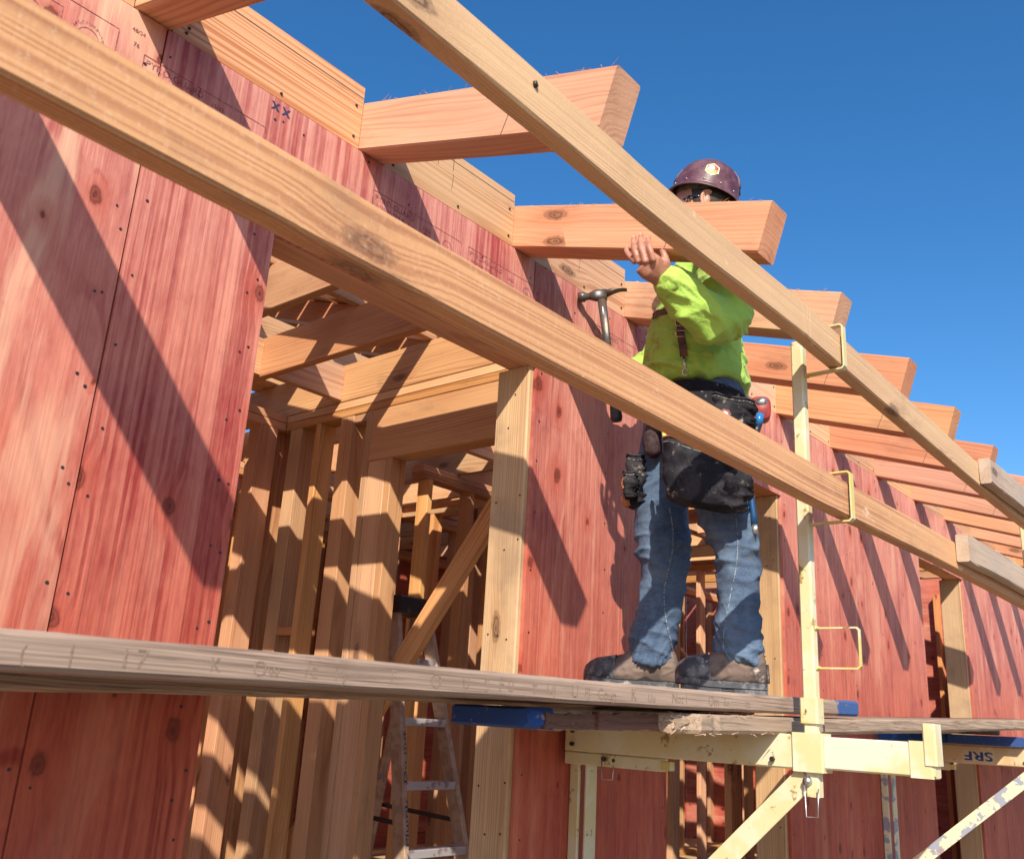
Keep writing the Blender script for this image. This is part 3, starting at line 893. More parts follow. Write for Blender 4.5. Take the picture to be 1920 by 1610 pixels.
# studs close behind the second opening
bar('stud', (3.20, 0.75, FLOOR), (3.238, 0.84, TOP - 0.08), FIR, house)
bar('stud', (3.33, 0.75, FLOOR), (3.37, 0.84, TOP - 0.08), FIR, house)
bar('stud', (3.62, 0.60, FLOOR), (3.66, 0.69, TOP - 0.08), FIR, house)
bar('window_sill_plate', (3.238, 0.75, 0.60), (3.62, 0.84, 0.67), FIR, house)

# nail heads on the faces of the door posts
for po, xx, zs in (('a', OP1[1] - .016, (-.30, -.18, .02, .22, .47, .60, .82, .95)), ('b', OP2[1] - .016, (-.35, -.1, .3, .55, .7, .9))):
    G = []
    for z_ in zs:
        for yy in (.035 + .012 * math.sin(z_ * 9), .075 + .01 * math.cos(z_ * 23), .115):
            if math.sin(z_ * 40 + yy * 90) > -.3:
                G.append(disc_geo(xx - .0005, yy, z_ + .02 * math.sin(yy * 80), .0034, .0012, 8, (-1, 0, 0)))
    V, F = join_geo(G)
    post_ = [o for o in house.children if o.name.startswith('jamb_post')][0 if po == 'a' else 1]
    mesh_obj('nail_head', V, F, NAIL, post_)['kind'] = 'stuff'
# fuzz of sawn fibres along the upper edges of the nearest rafters
rf = random.Random(11)
raf = sorted([o for o in house.children if o.name.startswith('rafter')], key=lambda o: o.matrix_basis.translation.x)
for n_ in (-1, 0, 1, 2):
    x = rafter_x[n_]
    G = []
    for k in range(34):
        s_ = rf.uniform(.02, tails[n_])
        top = Vector((x + rf.uniform(-.001, .004), -s_ - .04, TOP - .32 * s_ + RD * ydir)) + Vector((0, 0, 0.0))
        d = Vector((rf.uniform(-.004, .002), rf.uniform(-.02, .02), rf.uniform(.001, .010)))
        G.append(tube_geo([top - d * .2, top + d * .5, top + d], [.0006, .0005, .0002], 4))
    V, F = join_geo(G)
    mesh_obj('sawn_fibre', V, F, BLOCK, raf[n_ + 3])['kind'] = 'stuff'

# ------------------------------------------------------------------ scaffold brackets
def flat_bar(path, w, t, side=Vector((1, 0, 0))):
    """strip of flat iron: width w along side, thickness t in the plane of the path"""
    P = [Vector(p) for p in path]
    vs, fs = [], []
    n = len(P)
    for i, p in enumerate(P):
        d0 = (P[i] - P[i - 1]).normalized() if i else (P[1] - P[0]).normalized()
        d1 = (P[i + 1] - P[i]).normalized() if i < n - 1 else d0
        tt = (d0 + d1).normalized()
        nn = side.cross(tt).normalized()
        k = t / 2 / max(0.5, nn.dot(side.cross(d0).normalized()))
        for sw, sn in ((-1, -1), (1, -1), (1, 1), (-1, 1)):
            vs.append(p + side * (w / 2 * sw) + nn * (k * sn))
    for i in range(n - 1):
        for k in range(4):
            fs.append((i * 4 + k, i * 4 + (k + 1) % 4, (i + 1) * 4 + (k + 1) % 4, (i + 1) * 4 + k))
    fs += [(3, 2, 1, 0), tuple((n - 1) * 4 + k for k in range(4))]
    return vs, fs


def wire_clip(name, p, w, h, parent):
    """bent wire safety clip hanging from p, in the y/z plane"""
    x, y, z = p
    path = [(x, y, z), (x, y - 0.002, z - h), (x, y - w, z - h + 0.002), (x, y - w - .003, z - 0.012)]
    return tube(name, path, 0.0017, STEEL, parent, 6)


def bracket(x, label, main, beam_mat, brace_mat, post_mat, outer=True, text=None):
    """side bracket: wall leg, beam out from the wall, brace, guard post with rail hooks; x = left flank"""
    t = thing('scaffold_bracket', label, 'scaffold bracket', (x + .03, -0.03, -1.0), 'steel brackets carrying the scaffold planks')
    bar('wall_leg', (x + 0.052, -0.034, -1.02), (x + 0.064, -0.003, 0.0), brace_mat if not outer else main, t, 0.002)
    bar('wall_leg', (x + 0.066, -0.052, -1.02), (x + 0.117, -0.044, -0.002), main, t, 0.002)
    bm_ = bar('beam', (x, -0.690, -0.074), (x + 0.045, -0.022, 0.004), beam_mat, t, 0.004)
    if outer:
        bar('beam_sleeve', (x - 0.006, -0.763, -0.078), (x + 0.051, -0.688, 0.009), IVORY, t, 0.003)
        ext = bar('beam_extension', (x + 0.003, -1.006, -0.070), (x + 0.042, -0.7635, 0.002), IVORY, t, 0.004)
        bar('end_stop', (x - 0.002, -1.012, -0.045), (x + 0.046, -0.985, 0.042), IVORY, t, 0.003)
        bar('beam_extension', (x + 0.001, -1.002, -0.072), (x + 0.044, -0.952, 0.0045), IVORY, t, 0.003)
    # short locking tube below the beam near the wall
    sub = bar('locking_tube', (x + 0.004, -0.325, -0.108), (x + 0.036, -0.02, -0.0755), beam_mat, t, 0.003)
    bar('locking_tube_end', (x + 0.008, -0.352, -0.104), (x + 0.032, -0.318, -0.082), YELLOW, t, 0.002)
    V, F = join_geo([tube_geo([(x - .001, -.155, -.088), (x - .008, -.155, -.088)], [.006, .006], 10, Vector((0, 1, 0))),
                     tube_geo([(x + .0035, -.182, -.09), (x + .002, -.182, -.09)], [.005, .005], 10, Vector((0, 1, 0)))])
    mesh_obj('pin', V, F, NAIL, t, smooth=False)
    wire_clip('wire_clip', (x - .006, -.150, -.090), .036, .05, t)
    # brace: angle iron
    a = Vector((x + 0.012, -0.715, -0.088)); b = Vector((x + 0.012, -0.03, -0.74))
    if not outer:
        b = Vector((x + 0.012, -0.03, -0.62)); a = Vector((x + .012, -0.68, -0.085))
    up = Vector((0, 1, 1))
    board('brace', a, b, 0.005, 0.052, brace_mat, t, up=(0, -.7, .7), c=0.001)
    off = Vector((0.018, 0.018, -0.018))
    board('brace_flange', a + off, b + off, 0.034, 0.005, brace_mat, t, up=(0, -.7, .7), c=0.001)
    # guard post: square tube
    px0, px1, py0, py1 = x + 0.006, x + 0.036, -0.746, -0.714
    post = bar('guard_post', (px0, py0, -0.132), (px1, py1, 1.0), post_mat, t, 0.004)
    bar('collar', (px0 - 0.006, py0 - 0.006, 0.030), (px1 + 0.006, py1 + 0.006, 0.088), YELLOW if outer else main, t, 0.004)
    bolt = tube('bolt', [(px0 - .001, -.721, -.098), (px0 - .012, -.721, -.098)], [.011, .009], STEEL, t, 10, Vector((0, 1, 0)))
    wire_clip('wire_clip', (px0 - .010, -.716, -.100), .030, .075, t)
    # hooks that hold the rails: flat iron bent to a U
    for z0, z1, m_ in ((0.158, 0.252, YELLOW), (0.508, 0.632, YELLOW), (0.906, 1.028, YELLOW)):
        y0, y1 = py0 + 0.001, -0.850
        w = 0.008 if z0 < 0.3 else 0.020
        path = [(x + .028, y0, z0), (x + .028, y1 + .006, z0), (x + .028, y1, z0 + .006), (x + .028, y1, z1 - .006), (x + .028, y1 + .006, z1), (x + .028, y0, z1) if z0 < .3 else (x + .028, y0 - .03, z1)]
        V, F = flat_bar(path, w, 0.004)
        mesh_obj('rail_hook', V, F, m_, post)
    # bolts and weld beads
    G = [tube_geo([(x - .0055 if outer else x + .001, yy, zz), (x - .012 if outer else x - .006, yy, zz)], [.007, .006], 6, Vector((0, 1, 0))) for yy, zz in ((-.05, -.02), (-.05, -.055), (-.64, -.055))]
    V, F = join_geo(G)
    mesh_obj('bolt_head', V, F, NAIL, t)['kind'] = 'stuff'
    G = []
    for z_ in (.158, .252, .508, .906):
        for j in range(5):
            G.append(tube_geo([(x + .016 + .005 * j, py0 - .001, z_ - .004), (x + .018 + .005 * j, py0 - .003, z_), (x + .016 + .005 * j, py0 - .001, z_ + .004)], [.002, .0035, .002], 6))
    V, F = join_geo(G)
    mesh_obj('weld_bead', V, F, YELLOW, t)['kind'] = 'stuff'
    if text:
        vs, fs = text_geo(text, 0.062)
        w = max(v.x for v in vs)
        y0, z0 = -0.40, -0.022
        # stencilled upside down on the flank of the beam
        P = [Vector((x - 0.0012, y0 - 0.0 + (v.x - w) * 1.25, z0 - v.y * 0.85)) for v in vs]
        P2 = [q + Vector((0.0002, 0.0022, 0.0012)) for q in P]
        P3 = [q + Vector((0.0001, -0.0022, -0.0012)) for q in P]
        V, F = join_geo([(P, fs), (P2, fs), (P3, fs)])
        mesh_obj('stencilled_letters', V, F, STENCIL, bm_)
    return t


bracket(2.205, 'cream yellow steel bracket with guard post beside the worker', CREAM, CREAM, CREAM, CREAM)
bracket(4.675, 'tan and peeling bracket stencilled with blue letters at right edge', PEEL, TANPAINT, PEEL, CREAM, outer=False, text='SRF')

# ------------------------------------------------------------------ scaffold planks
PG = 'scaffold planks laid on the brackets'


def plank_mat(name, tip=None, **kw):
    a = dict(PLANK_ARGS); a.update(kw)
    l, d = a.pop('light'), a.pop('dark')
    return wood(name, l, d, tip=tip, **a)


def plank(name, x0, z0, x1, z1, y0, y1, th, mat, label, seed=1, rag=0.0015):
    """plank whose underside runs from z0 at x0 to z1 at x1, corners dubbed off"""
    n = max(6, int((x1 - x0) / 0.05))
    pts = []
    for i in range(n + 1):
        s = i / n
        pts.append((x0 + (x1 - x0) * s, (y0 + y1) / 2, z0 + (z1 - z0) * s + th / 2 + 0.0025 * math.sin(9 * s + seed)))
    o = sweep_board(name, pts, y1 - y0, th, mat, None, c=0.006, wob=rag, seed=seed)
    return tag(o, label, 'plank', PG)


L1 = 2.715 + 1.3
front_plank = plank('scaffold_plank', -1.3, -0.018, 2.715, 0.0605, -0.660, -0.415, 0.041,
                    plank_mat('plank_weathered_front', tip=(BLUE, 3.86, 1.0)), 'upper front weathered plank with a blue painted end by the post', 4, 0.0004)
back_plank = plank('scaffold_plank', -1.3, -0.056, 2.66, 0.0605, -0.405, -0.155, 0.040,
                   plank_mat('plank_weathered_back'), 'upper middle plank under the worker\'s far boot', 9)
wall_plank = plank('scaffold_plank', -1.3, -0.054, 2.60, 0.0615, -0.150, -0.012, 0.038,
                   plank_mat('plank_weathered_wall'), 'narrow upper plank against the red wall', 11)

# faint hand-struck lettering on the edge of the front plank
G = []
marks = [(0.42, '('), (0.47, '|'), (0.53, 'I 7'), (0.64, 'K'), (0.70, 'Ow'), (0.78, '/c'), (0.83, 'I y'), (0.93, 'E'), (1.01, 'O'), (1.08, 'U'), (1.13, 'S'), (1.165, 'F 0'), (1.25, 'T'), (1.29, 'UJ'),
         (1.36, 'U'), (1.40, 'FJ'), (1.44, 'Coup'), (1.55, 'K'), (1.61, 'Uu'), (1.70, 'Noz l'), (1.85, 'Om'), (1.92, 'Eu'), (2.02, 'oz')]
for i, (x, s) in enumerate(marks):
    vs, fs = text_geo(s, 0.026 + 0.004 * (i % 3))
    z = -0.018 + (x + 1.3) / 4.015 * 0.0785 + 0.010 + 0.002 * (i % 2) + 0.0025 * math.sin(9 * (x + 1.3) / 4.015 + 4)
    # outlines only: pull each stroke thin
    G.append(([Vector((x + v.x * 0.9, -0.6606, z + v.y * 0.9)) for v in vs], fs))
V, F = join_geo(G)
FAINT = simple('pencilled_letters', (0.165, 0.115, 0.085), 0.9, col2=(0.245, 0.175, 0.13), scale=150, lo=0.40, hi=0.5)
mesh_obj('pencilled_letters', V, F, FAINT, front_plank)['kind'] = 'stuff'


def split_plank():
    """lower plank: blue left end, front edge split away up to a splintered break"""
    rr = random.Random(5)
    x0, x1 = 1.315, 5.3
    bot = lambda x: -0.0185 + max(0, x - 1.3) * 0.0215 + (0.012 * max(0, x - 2.5))
    top = lambda x: bot(x) + 0.040
    xs = [x0 + 0.0, x0 + 0.012, x0 + 0.03]
    x = x0 + 0.06
    while x < x1:
        xs.append(x)
        x += 0.022 if x < 1.95 else 0.07
    xs.append(x1)
    vs, fs = [], []
    K = 6
    for i, x in enumerate(xs):
        broke = x < 1.745
        ragf = rr.uniform(-.004, .004) if x < 1.9 else rr.uniform(-.0012, .0012)
        yf = -0.600 + ragf if broke else -0.660 + ragf
        if 1.745 <= x < 1.80:
            yf = -0.640 + rr.uniform(-.02, .006)
        e = 0.004 if i == 0 else 0.0
        b_, t_ = bot(x), top(x)
        if broke and x > 1.15:
            b_ += rr.uniform(0, .006)
        mid = yf - (0.006 * rr.random() if broke else 0)
        vs += [(x, yf + .006, b_ + e), (x, mid, b_ + e + .008), (x, yf, t_ - e - .006), (x, yf + .006, t_ - e), (x, -0.42, t_ - e), (x, -0.42, b_ + e)]
    n = len(xs)
    for i in range(n - 1):
        for k in range(K):
            fs.append((i * K + k, i * K + (k + 1) % K, (i + 1) * K + (k + 1) % K, (i + 1) * K + k))
    fs += [tuple(range(K)), tuple((n - 1) * K + k for k in range(K - 1, -1, -1))]
    lx = 3.2
    vs = [(a - lx, b, c) for a, b, c in vs]
    mat = plank_mat('plank_weathered_split', tip=(BLUE, 1.40 - lx, -1.0))
    o = mesh_obj('scaffold_plank', vs, fs, mat, None, loc=(lx, 0, 0))
    tag(o, 'lower split plank with a blue end and a splintered broken edge', 'plank', PG)
    # stained strip left where the front edge broke away
    STAIN = wood('stained_split_wood', (0.20, 0.085, 0.055), (0.045, 0.02, 0.014), ring=0.3, fibre=0.9, bump=0.9, rough=0.9, vmul=0.05, knots=0.0, crack=0.5)
    G = []
    for (a, b, yy, hh) in ((1.36, 1.525, -0.6065, 0.030), (1.515, 1.742, -0.612, 0.034)):
        m_ = 9
        v2, f2 = [], []
        for i in range(m_ + 1):
            x = a + (b - a) * i / m_
            z = bot(x) + 0.002
            j = rr.uniform(-.002, .003)
            v2 += [(x - lx, yy + j, z + rr.uniform(0, .004)), (x - lx, yy + j, z + hh + rr.uniform(-.005, .002)), (x - lx, -0.59, z + hh), (x - lx, -0.59, z + .003)]
        for i in range(m_):
            for k in range(4):
                f2.append((i * 4 + k, i * 4 + (k + 1) % 4, i * 4 + 4 + (k + 1) % 4, i * 4 + 4 + k))
        f2 += [(0, 1, 2, 3), tuple(m_ * 4 + k for k in (3, 2, 1, 0))]
        G.append((v2, f2))
    V, F = join_geo(G)
    mesh_obj('stained_edge', [(v[0] + lx, v[1], v[2]) for v in V], F, STAIN, o)
    # splinters at the break
    G = []
    for i in range(28):
        x = rr.uniform(1.742, 1.80); z = bot(x) + rr.uniform(0.001, 0.040); y = rr.uniform(-.655, -.615)
        d = Vector((rr.uniform(-.045, .01), rr.uniform(-.012, .006), rr.uniform(-.010, .012)))
        G.append(tube_geo([Vector((x, y, z)), Vector((x, y, z)) + d * .6, Vector((x, y, z)) + d], [.0017, .0011, .0003], 4))
    for i in range(16):
        x = rr.uniform(1.8, 2.2); z = bot(x) + rr.choice((0.0, .040)); y = -.661
        d = Vector((rr.uniform(-.05, .03), rr.uniform(-.006, 0), rr.uniform(-.012, .010)))
        G.append(tube_geo([Vector((x, y, z)), Vector((x, y, z)) + d], [.0012, .0003], 4))
    V, F = join_geo(G)
    k = mesh_obj('splinter', V, F, wood('splintered_wood', (0.66, 0.46, 0.30), (0.45, 0.25, 0.16), knots=0.0, vmul=0.05), o)
    k['kind'] = 'stuff'


split_plank()
lower_back = plank('scaffold_plank', 1.80, -0.004, 5.3, 0.060, -0.405, -0.165, 0.038, plank_mat('plank_weathered_low'), 'lower rear plank beneath the platform between the two brackets', 13)
for k, (ya, yb, lab) in enumerate(((-0.655, -0.345, 'front plank with blue painted butt end on the stencilled bracket'), (-0.340, -0.035, 'rear plank with blue painted butt end beside the red wall'))):
    plank('scaffold_plank', 4.63, 0.006, 8.2, 0.010, ya, yb, 0.040, plank_mat('plank_blue_butt_%s' % 'ab'[k], tip=(BLUE, 0.03, -1.0)), lab, 20 + k, 0.001)

# ------------------------------------------------------------------ guard rails
RG = 'guard rail timbers of the scaffold'
up_pts = curve_pts([(-1.300, -.822, 0.964), (0.778, -.822, 0.962), (1.361, -.822, 0.953), (1.963, -.822, 0.963), (2.197, -.822, 0.959), (3.558, -.822, 0.928), (4.617, -.824, 0.917)], 8)
o = sweep_board('guard_rail', up_pts, 0.038, 0.087, RAIL_UP, None, wob=0.0006, seed=2)
tag(o, 'upper brown guard rail crossing the sky in front of the worker\'s shoulder', 'guard rail', RG)
nl = tube('nail_stub', [(0.957, -.8405, .972), (0.959, -.846, .973)], [.006, .005], NAIL, o, 8, Vector((0, 0, 1)))
lo_pts = curve_pts([(-1.300, -.822, 0.571), (0.243, -.822, 0.570), (1.030, -.822, 0.563), (1.944, -.822, 0.561), (2.430, -.822, 0.565), (3.208, -.822, 0.573), (4.617, -.824, 0.564)], 8)
o = sweep_board('guard_rail', lo_pts, 0.038, 0.087, RAIL, None, wob=0.0006, seed=3)
tag(o, 'lower brown guard rail crossing in front of the worker\'s hips', 'guard rail', RG)
o = sweep_board('guard_rail', curve_pts([(3.51, -.862, .938), (4.08, -.864, .945), (6.4, -.87, .972)], 8), 0.038, 0.092, RAIL_GREY, None, seed=4, wob=.001)
tag(o, 'upper grey weathered guard rail lapped over at the right edge', 'guard rail', RG)
o = sweep_board('guard_rail', curve_pts([(3.13, -.862, .595), (3.89, -.864, .601), (6.4, -.87, .573)], 8), 0.038, 0.088, RAIL_GREY, None, seed=5, wob=.001)
tag(o, 'lower grey weathered guard rail lapped over at the right edge', 'guard rail', RG)

# ------------------------------------------------------------------ step ladder inside
ALU = simple('ladder_aluminium', (0.62, 0.60, 0.62), 0.45, 0.55, col2=(0.35, 0.28, 0.30), scale=14, lo=0.55, hi=0.65)
FIBRE = simple('ladder_fibreglass', (0.46, 0.33, 0.24), 0.6, col2=(0.35, 0.24, 0.17), scale=18)
BLACKP = simple('black_plastic', (0.02, 0.02, 0.025), 0.4)
lad = thing('step_ladder', 'step ladder with black top cap standing inside the first opening', 'ladder', (3.2, 1.45, FLOOR))
TOPZ = 0.475
ly = lambda z: 1.62 - (TOPZ - z) * 0.22
lxl = lambda z: 3.01 - (TOPZ - z) * 0.045 + 0.02
lxr = lambda z: 3.23 + (TOPZ - z) * 0.125
for nm, fx in (('front_rail', lxl), ('front_rail', lxr)):
    rail_ = board(nm, (fx(TOPZ), ly(TOPZ), TOPZ), (fx(FLOOR), ly(FLOOR), FLOOR), 0.028, 0.07, FIBRE, lad, up=(0, 1, 0))
    if fx is lxl:
        vs, fs = text_geo('Denny Plumb   Do not', 0.05)
        # handwriting up the outside of the rail
        P = []
        base = Vector((fx(-0.75) - 0.0005, ly(-0.75) - 0.038, -0.75))
        upv = (Vector((fx(TOPZ), ly(TOPZ), TOPZ)) - Vector((fx(FLOOR), ly(FLOOR), FLOOR))).normalized()
        sidev = Vector((1, 0, 0))
        for v in vs:
            P.append(base + upv * v.x * 1.5 - sidev * (v.y * 0.5 - 0.012))
        mesh_obj('handwriting', P, fs, MARKER, rail_)['kind'] = 'stuff'
    for k in range(9):
        pass
ry = lambda z: 1.66 + (TOPZ - z) * 0.30
for fx in (lxl, lxr):
    g = lambda z, fx=fx: fx(z) + (0.02 if fx is lxl else -0.02)
    board('rear_rail', (g(TOPZ), ry(TOPZ), TOPZ), (g(FLOOR), ry(FLOOR), FLOOR), 0.022, 0.045, FIBRE, lad, up=(0, 1, 0))
for k in range(5):
    z = FLOOR + 0.27 + k * 0.265
    bar('step', (lxl(z) + .012, ly(z) - .035, z - 0.028), (lxr(z) - .012, ly(z) + .035, z + 0.005), ALU, lad, 0.002)
    if k % 2 == 0:
        bar('rear_rung', (lxl(z) + .03, ry(z) - .01, z - 0.02), (lxr(z) - .03, ry(z) + .01, z), ALU, lad, 0.002)
bar('top_cap', (lxl(TOPZ) - .03, 1.55, TOPZ - 0.03), (lxr(TOPZ) + .03, 1.74, TOPZ + 0.05), BLACKP, lad, 0.008)
for fx in (lxl, lxr):
    z = -0.45
    board('spreader', (fx(z), ly(z), z), (fx(z), ry(z), z + .02), 0.005, 0.02, NAIL, lad)

# ------------------------------------------------------------------ the worker
# local axes: x to the worker's back, -x the way he faces, -y his left side (towards the rails), z up
PX, PY = 2.31, -0.42
PROT = math.atan2(-0.880, 0.474)
PMW = Matrix.Translation((PX, PY, 0.0)) @ Matrix.Rotation(PROT, 4, 'Z')


def skin_mat():
    mat, nt, b = new_mat('skin')
    tc = N(nt, 'ShaderNodeTexCoord').outputs['Object']
    f = NOISE(nt, tc, 45.0, 4.0, 0.6)
    c = MIX(nt, SS(nt, f, 0.35, 0.7), (0.42, 0.205, 0.135), (0.33, 0.135, 0.09))
    nt.links.new(c, b.inputs['Base Color'])
    b.inputs['Roughness'].default_value = 0.5
    b.inputs['Subsurface Weight'].default_value = 0.08
    b.inputs['Subsurface Radius'].default_value = (0.02, 0.008, 0.005)
    bp = N(nt, 'ShaderNodeBump', {'Height': NOISE(nt, tc, 300.0, 3.0), 'Strength': 0.25, 'Distance': 0.0015})
    nt.links.new(bp.outputs[0], b.inputs['Normal'])
    return mat


def denim_mat():
    mat, nt, b = new_mat('denim')
    tc = N(nt, 'ShaderNodeTexCoord').outputs['Object']
    big = NOISE(nt, VM(nt, 'MULTIPLY', tc, (9.0, 9.0, 4.5)), 1.0, 4.0, 0.6)
    mid = NOISE(nt, VM(nt, 'MULTIPLY', tc, (40.0, 40.0, 90.0)), 1.0, 3.0, 0.6)
    fine = NOISE(nt, VM(nt, 'MULTIPLY', tc, (900.0, 900.0, 350.0)), 1.0, 2.0)
    t = M(nt, 'ADD', M(nt, 'MULTIPLY', big, 0.9), M(nt, 'MULTIPLY', mid, 0.35))
    c = MIX(nt, SS(nt, t, 0.36, 0.95), (0.028, 0.052, 0.11), (0.125, 0.185, 0.27))
    c = MIX(nt, SS(nt, fine, 0.42, 0.7, 0, 0.3), c, (0.22, 0.29, 0.38))
    dirt_ = SS(nt, NOISE(nt, tc, 11.0, 5.0, 0.7), 0.62, 0.72, 0, 0.55)
    c = MIX(nt, dirt_, c, (0.16, 0.12, 0.085))
    nt.links.new(c, b.inputs['Base Color'])
    b.inputs['Roughness'].default_value = 0.85
    b.inputs['Specular IOR Level'].default_value = 0.2
    bp = N(nt, 'ShaderNodeBump', {'Height': M(nt, 'ADD', fine, M(nt, 'MULTIPLY', mid, 3.0)), 'Strength': 0.5, 'Distance': 0.0015})
    nt.links.new(bp.outputs[0], b.inputs['Normal'])
    return mat


def lime_mat():
    mat, nt, b = new_mat('lime_sweatshirt')
    tc = N(nt, 'ShaderNodeTexCoord').outputs['Object']
    n1 = NOISE(nt, tc, 6.0, 5.0, 0.65)
    n2 = NOISE(nt, tc, 26.0, 4.0, 0.7)
    weave = NOISE(nt, tc, 700.0, 2.0)
    c = MIX(nt, SS(nt, n1, 0.3, 0.7), (0.39, 0.63, 0.12), (0.30, 0.51, 0.075))
    sep = N(nt, 'ShaderNodeSeparateXYZ', {0: tc})
    front = SS(nt, sep.outputs[0], -0.06, -0.17)       # soiled front and sleeve
    dirt_ = M(nt, 'MULTIPLY', SS(nt, n2, 0.46, 0.72), M(nt, 'ADD', M(nt, 'MULTIPLY', front, 0.75), 0.12))
    c = MIX(nt, dirt_, c, (0.24, 0.20, 0.045))
    spots = SS(nt, NOISE(nt, tc, 95.0, 1.0), 0.76, 0.79, 0, 0.7)
    c = MIX(nt, spots, c, (0.22, 0.20, 0.06))
    nt.links.new(c, b.inputs['Base Color'])
    b.inputs['Roughness'].default_value = 0.8
    b.inputs['Specular IOR Level'].default_value = 0.2
    b.inputs['Sheen Weight'].default_value = 0.15
    wr = NOISE(nt, VM(nt, 'MULTIPLY', tc, (30.0, 24.0, 40.0)), 1.0, 3.0, 0.55, 0.8)
    wr = M(nt, 'ABSOLUTE', M(nt, 'SUBTRACT', wr, 0.5))
    bp = N(nt, 'ShaderNodeBump', {'Height': M(nt, 'ADD', M(nt, 'MULTIPLY', weave, 0.10), M(nt, 'MULTIPLY', SS(nt, wr, 0.0, 0.12), 1.0)), 'Strength': 0.2, 'Distance': 0.003})
    nt.links.new(bp.outputs[0], b.inputs['Normal'])
    return mat


SKIN, DENIM, LIME = skin_mat(), denim_mat(), lime_mat()
CANVAS = simple('black_canvas', (0.012, 0.012, 0.017), 0.75, col2=(0.032, 0.030, 0.035), scale=12, col3=(0.33, 0.29, 0.25), scale3=30, lo3=0.59, hi3=0.72, bump=0.6, bscale=50, spec=0.15)
WEBBING = simple('dark_webbing', (0.025, 0.026, 0.04), 0.7, bump=0.4, bscale=500)
LEATHER = simple('brown_leather', (0.13, 0.05, 0.03), 0.5, col2=(0.07, 0.028, 0.02), scale=25, bump=0.3)
TANLEATHER = simple('tan_leather', (0.42, 0.17, 0.08), 0.55, col2=(0.28, 0.10, 0.05), scale=25, bump=0.3)
BOOTL = simple('boot_leather', (0.15, 0.105, 0.085), 0.7, col2=(0.085, 0.06, 0.05), scale=14, col3=(0.42, 0.38, 0.35), scale3=16, lo3=0.58, hi3=0.72, bump=0.4, bscale=70)
BOOTR = simple('boot_rubber', (0.035, 0.038, 0.048), 0.6, col2=(0.15, 0.15, 0.16), scale=26, lo=0.46, hi=0.66, col3=(0.36, 0.32, 0.28), scale3=34, lo3=0.58, hi3=0.70, bump=0.5)
HATM = None

V3 = Vector


def ring_tube(rings, seg=24, square=2.2):
    """horizontal elliptical rings (x, y, z, rx, ry)"""
    vs, fs = [], []
    for (x, y, z, rx, ry) in rings:
        for k in range(seg):
            a = 2 * math.pi * k / seg
            ca, sa = math.cos(a), math.sin(a)
            ca = math.copysign(abs(ca) ** (2 / square), ca)
            sa = math.copysign(abs(sa) ** (2 / square), sa)
            vs.append(V3((x + rx * ca, y + ry * sa, z)))
    n = len(rings)
    for i in range(n - 1):
        for k in range(seg):
            fs.append((i * seg + k, i * seg + (k + 1) % seg, (i + 1) * seg + (k + 1) % seg, (i + 1) * seg + k))
    fs += [tuple(range(seg - 1, -1, -1)), tuple((n - 1) * seg + k for k in range(seg))]
    return vs, fs


def limb(ctrl, n=5, seg=16, ref=V3((1, 0, 0))):
    """smooth tapered limb: ctrl = [(x, y, z, r) ...]"""
    P = curve_pts([c[:3] for c in ctrl], n)
    rr = []
    for i in range(len(ctrl) - 1):
        for k in range(n):
            s = k / n
            s = s * s * (3 - 2 * s)
            rr.append(ctrl[i][3] * (1 - s) + ctrl[i + 1][3] * s)
    rr.append(ctrl[-1][3])
    P = [P[0] - (P[1] - P[0]).normalized() * rr[0] * .5] + P + [P[-1] + (P[-1] - P[-2]).normalized() * rr[-1] * .6]
    rr = [rr[0] * .5] + rr + [rr[-1] * .45]
    return tube_geo(P, rr, seg, ref)


def ball(c, rx, ry, rz, seg=16):
    rings = []
    for i in range(1, 12):
        a = math.pi * i / 12
        rings.append((c[0], c[1], c[2] - rz * math.cos(a), rx * math.sin(a), ry * math.sin(a)))
    return ring_tube(rings, seg, 2.0)


# --- body: head, neck, trunk, limbs and hands in one skin
HX, HY, HZ = -0.020, -0.005, 1.545       # head centre
geo = []
head_rings = [(-.004, -.118, .038, .036), (-.010, -.100, .058, .050), (-.008, -.075, .070, .058), (-.002, -.045, .078, .064), (.002, -.010, .083, .068),
              (.004, .025, .086, .070), (.004, .060, .080, .066), (.003, .085, .062, .052), (.002, .100, .032, .028)]
geo.append(ring_tube([(HX + a, HY, HZ + z, rx, ry) for a, z, rx, ry in head_rings], 24, 2.0))
geo.append(tube_geo([V3((HX - .074, HY, HZ + .008)), V3((HX - .092, HY, HZ - .018)), V3((HX - .096, HY, HZ - .034)), V3((HX - .078, HY, HZ - .042))], [(.008, .009), (.012, .011), (.013, .016), (.008, .013)], 10, V3((1, 0, 0))))   # nose
geo.append(ball((HX - .076, HY, HZ - .066), .009, .022, .006, 12))         # upper lip
geo.append(ball((HX - .074, HY, HZ - .078), .009, .019, .006, 12))         # lower lip
geo.append(ball((HX - .062, HY, HZ - .108), .016, .020, .014, 12))         # chin
for s in (-1, 1):
    geo.append(ball((HX - .070, HY + s * .030, HZ + .010), .010, .014, .009, 12))                 # brow and eye socket ridge
    ear = []
    for k in range(13):
        a = -0.5 + k / 12 * 4.6
        ear.append(V3((HX + .018 + .017 * math.cos(a + 1.2), HY + s * (.070 + .006), HZ - .004 + .027 * math.sin(a + 1.2))))
    geo.append(tube_geo(ear, .0055, 8, V3((0, 1, 0))))
    geo.append(ball((HX + .016, HY + s * .069, HZ - .004), .012, .008, .020, 10))
    geo.append(ball((HX + .012, HY + s * .072, HZ - .028), .008, .006, .010, 10))
geo.append(ring_tube([(.016, 0, 1.33, .062, .075), (.010, 0, 1.38, .052, .054), (.004, 0, 1.43, .048, .050), (-.004, 0, 1.47, .050, .050)], 16))
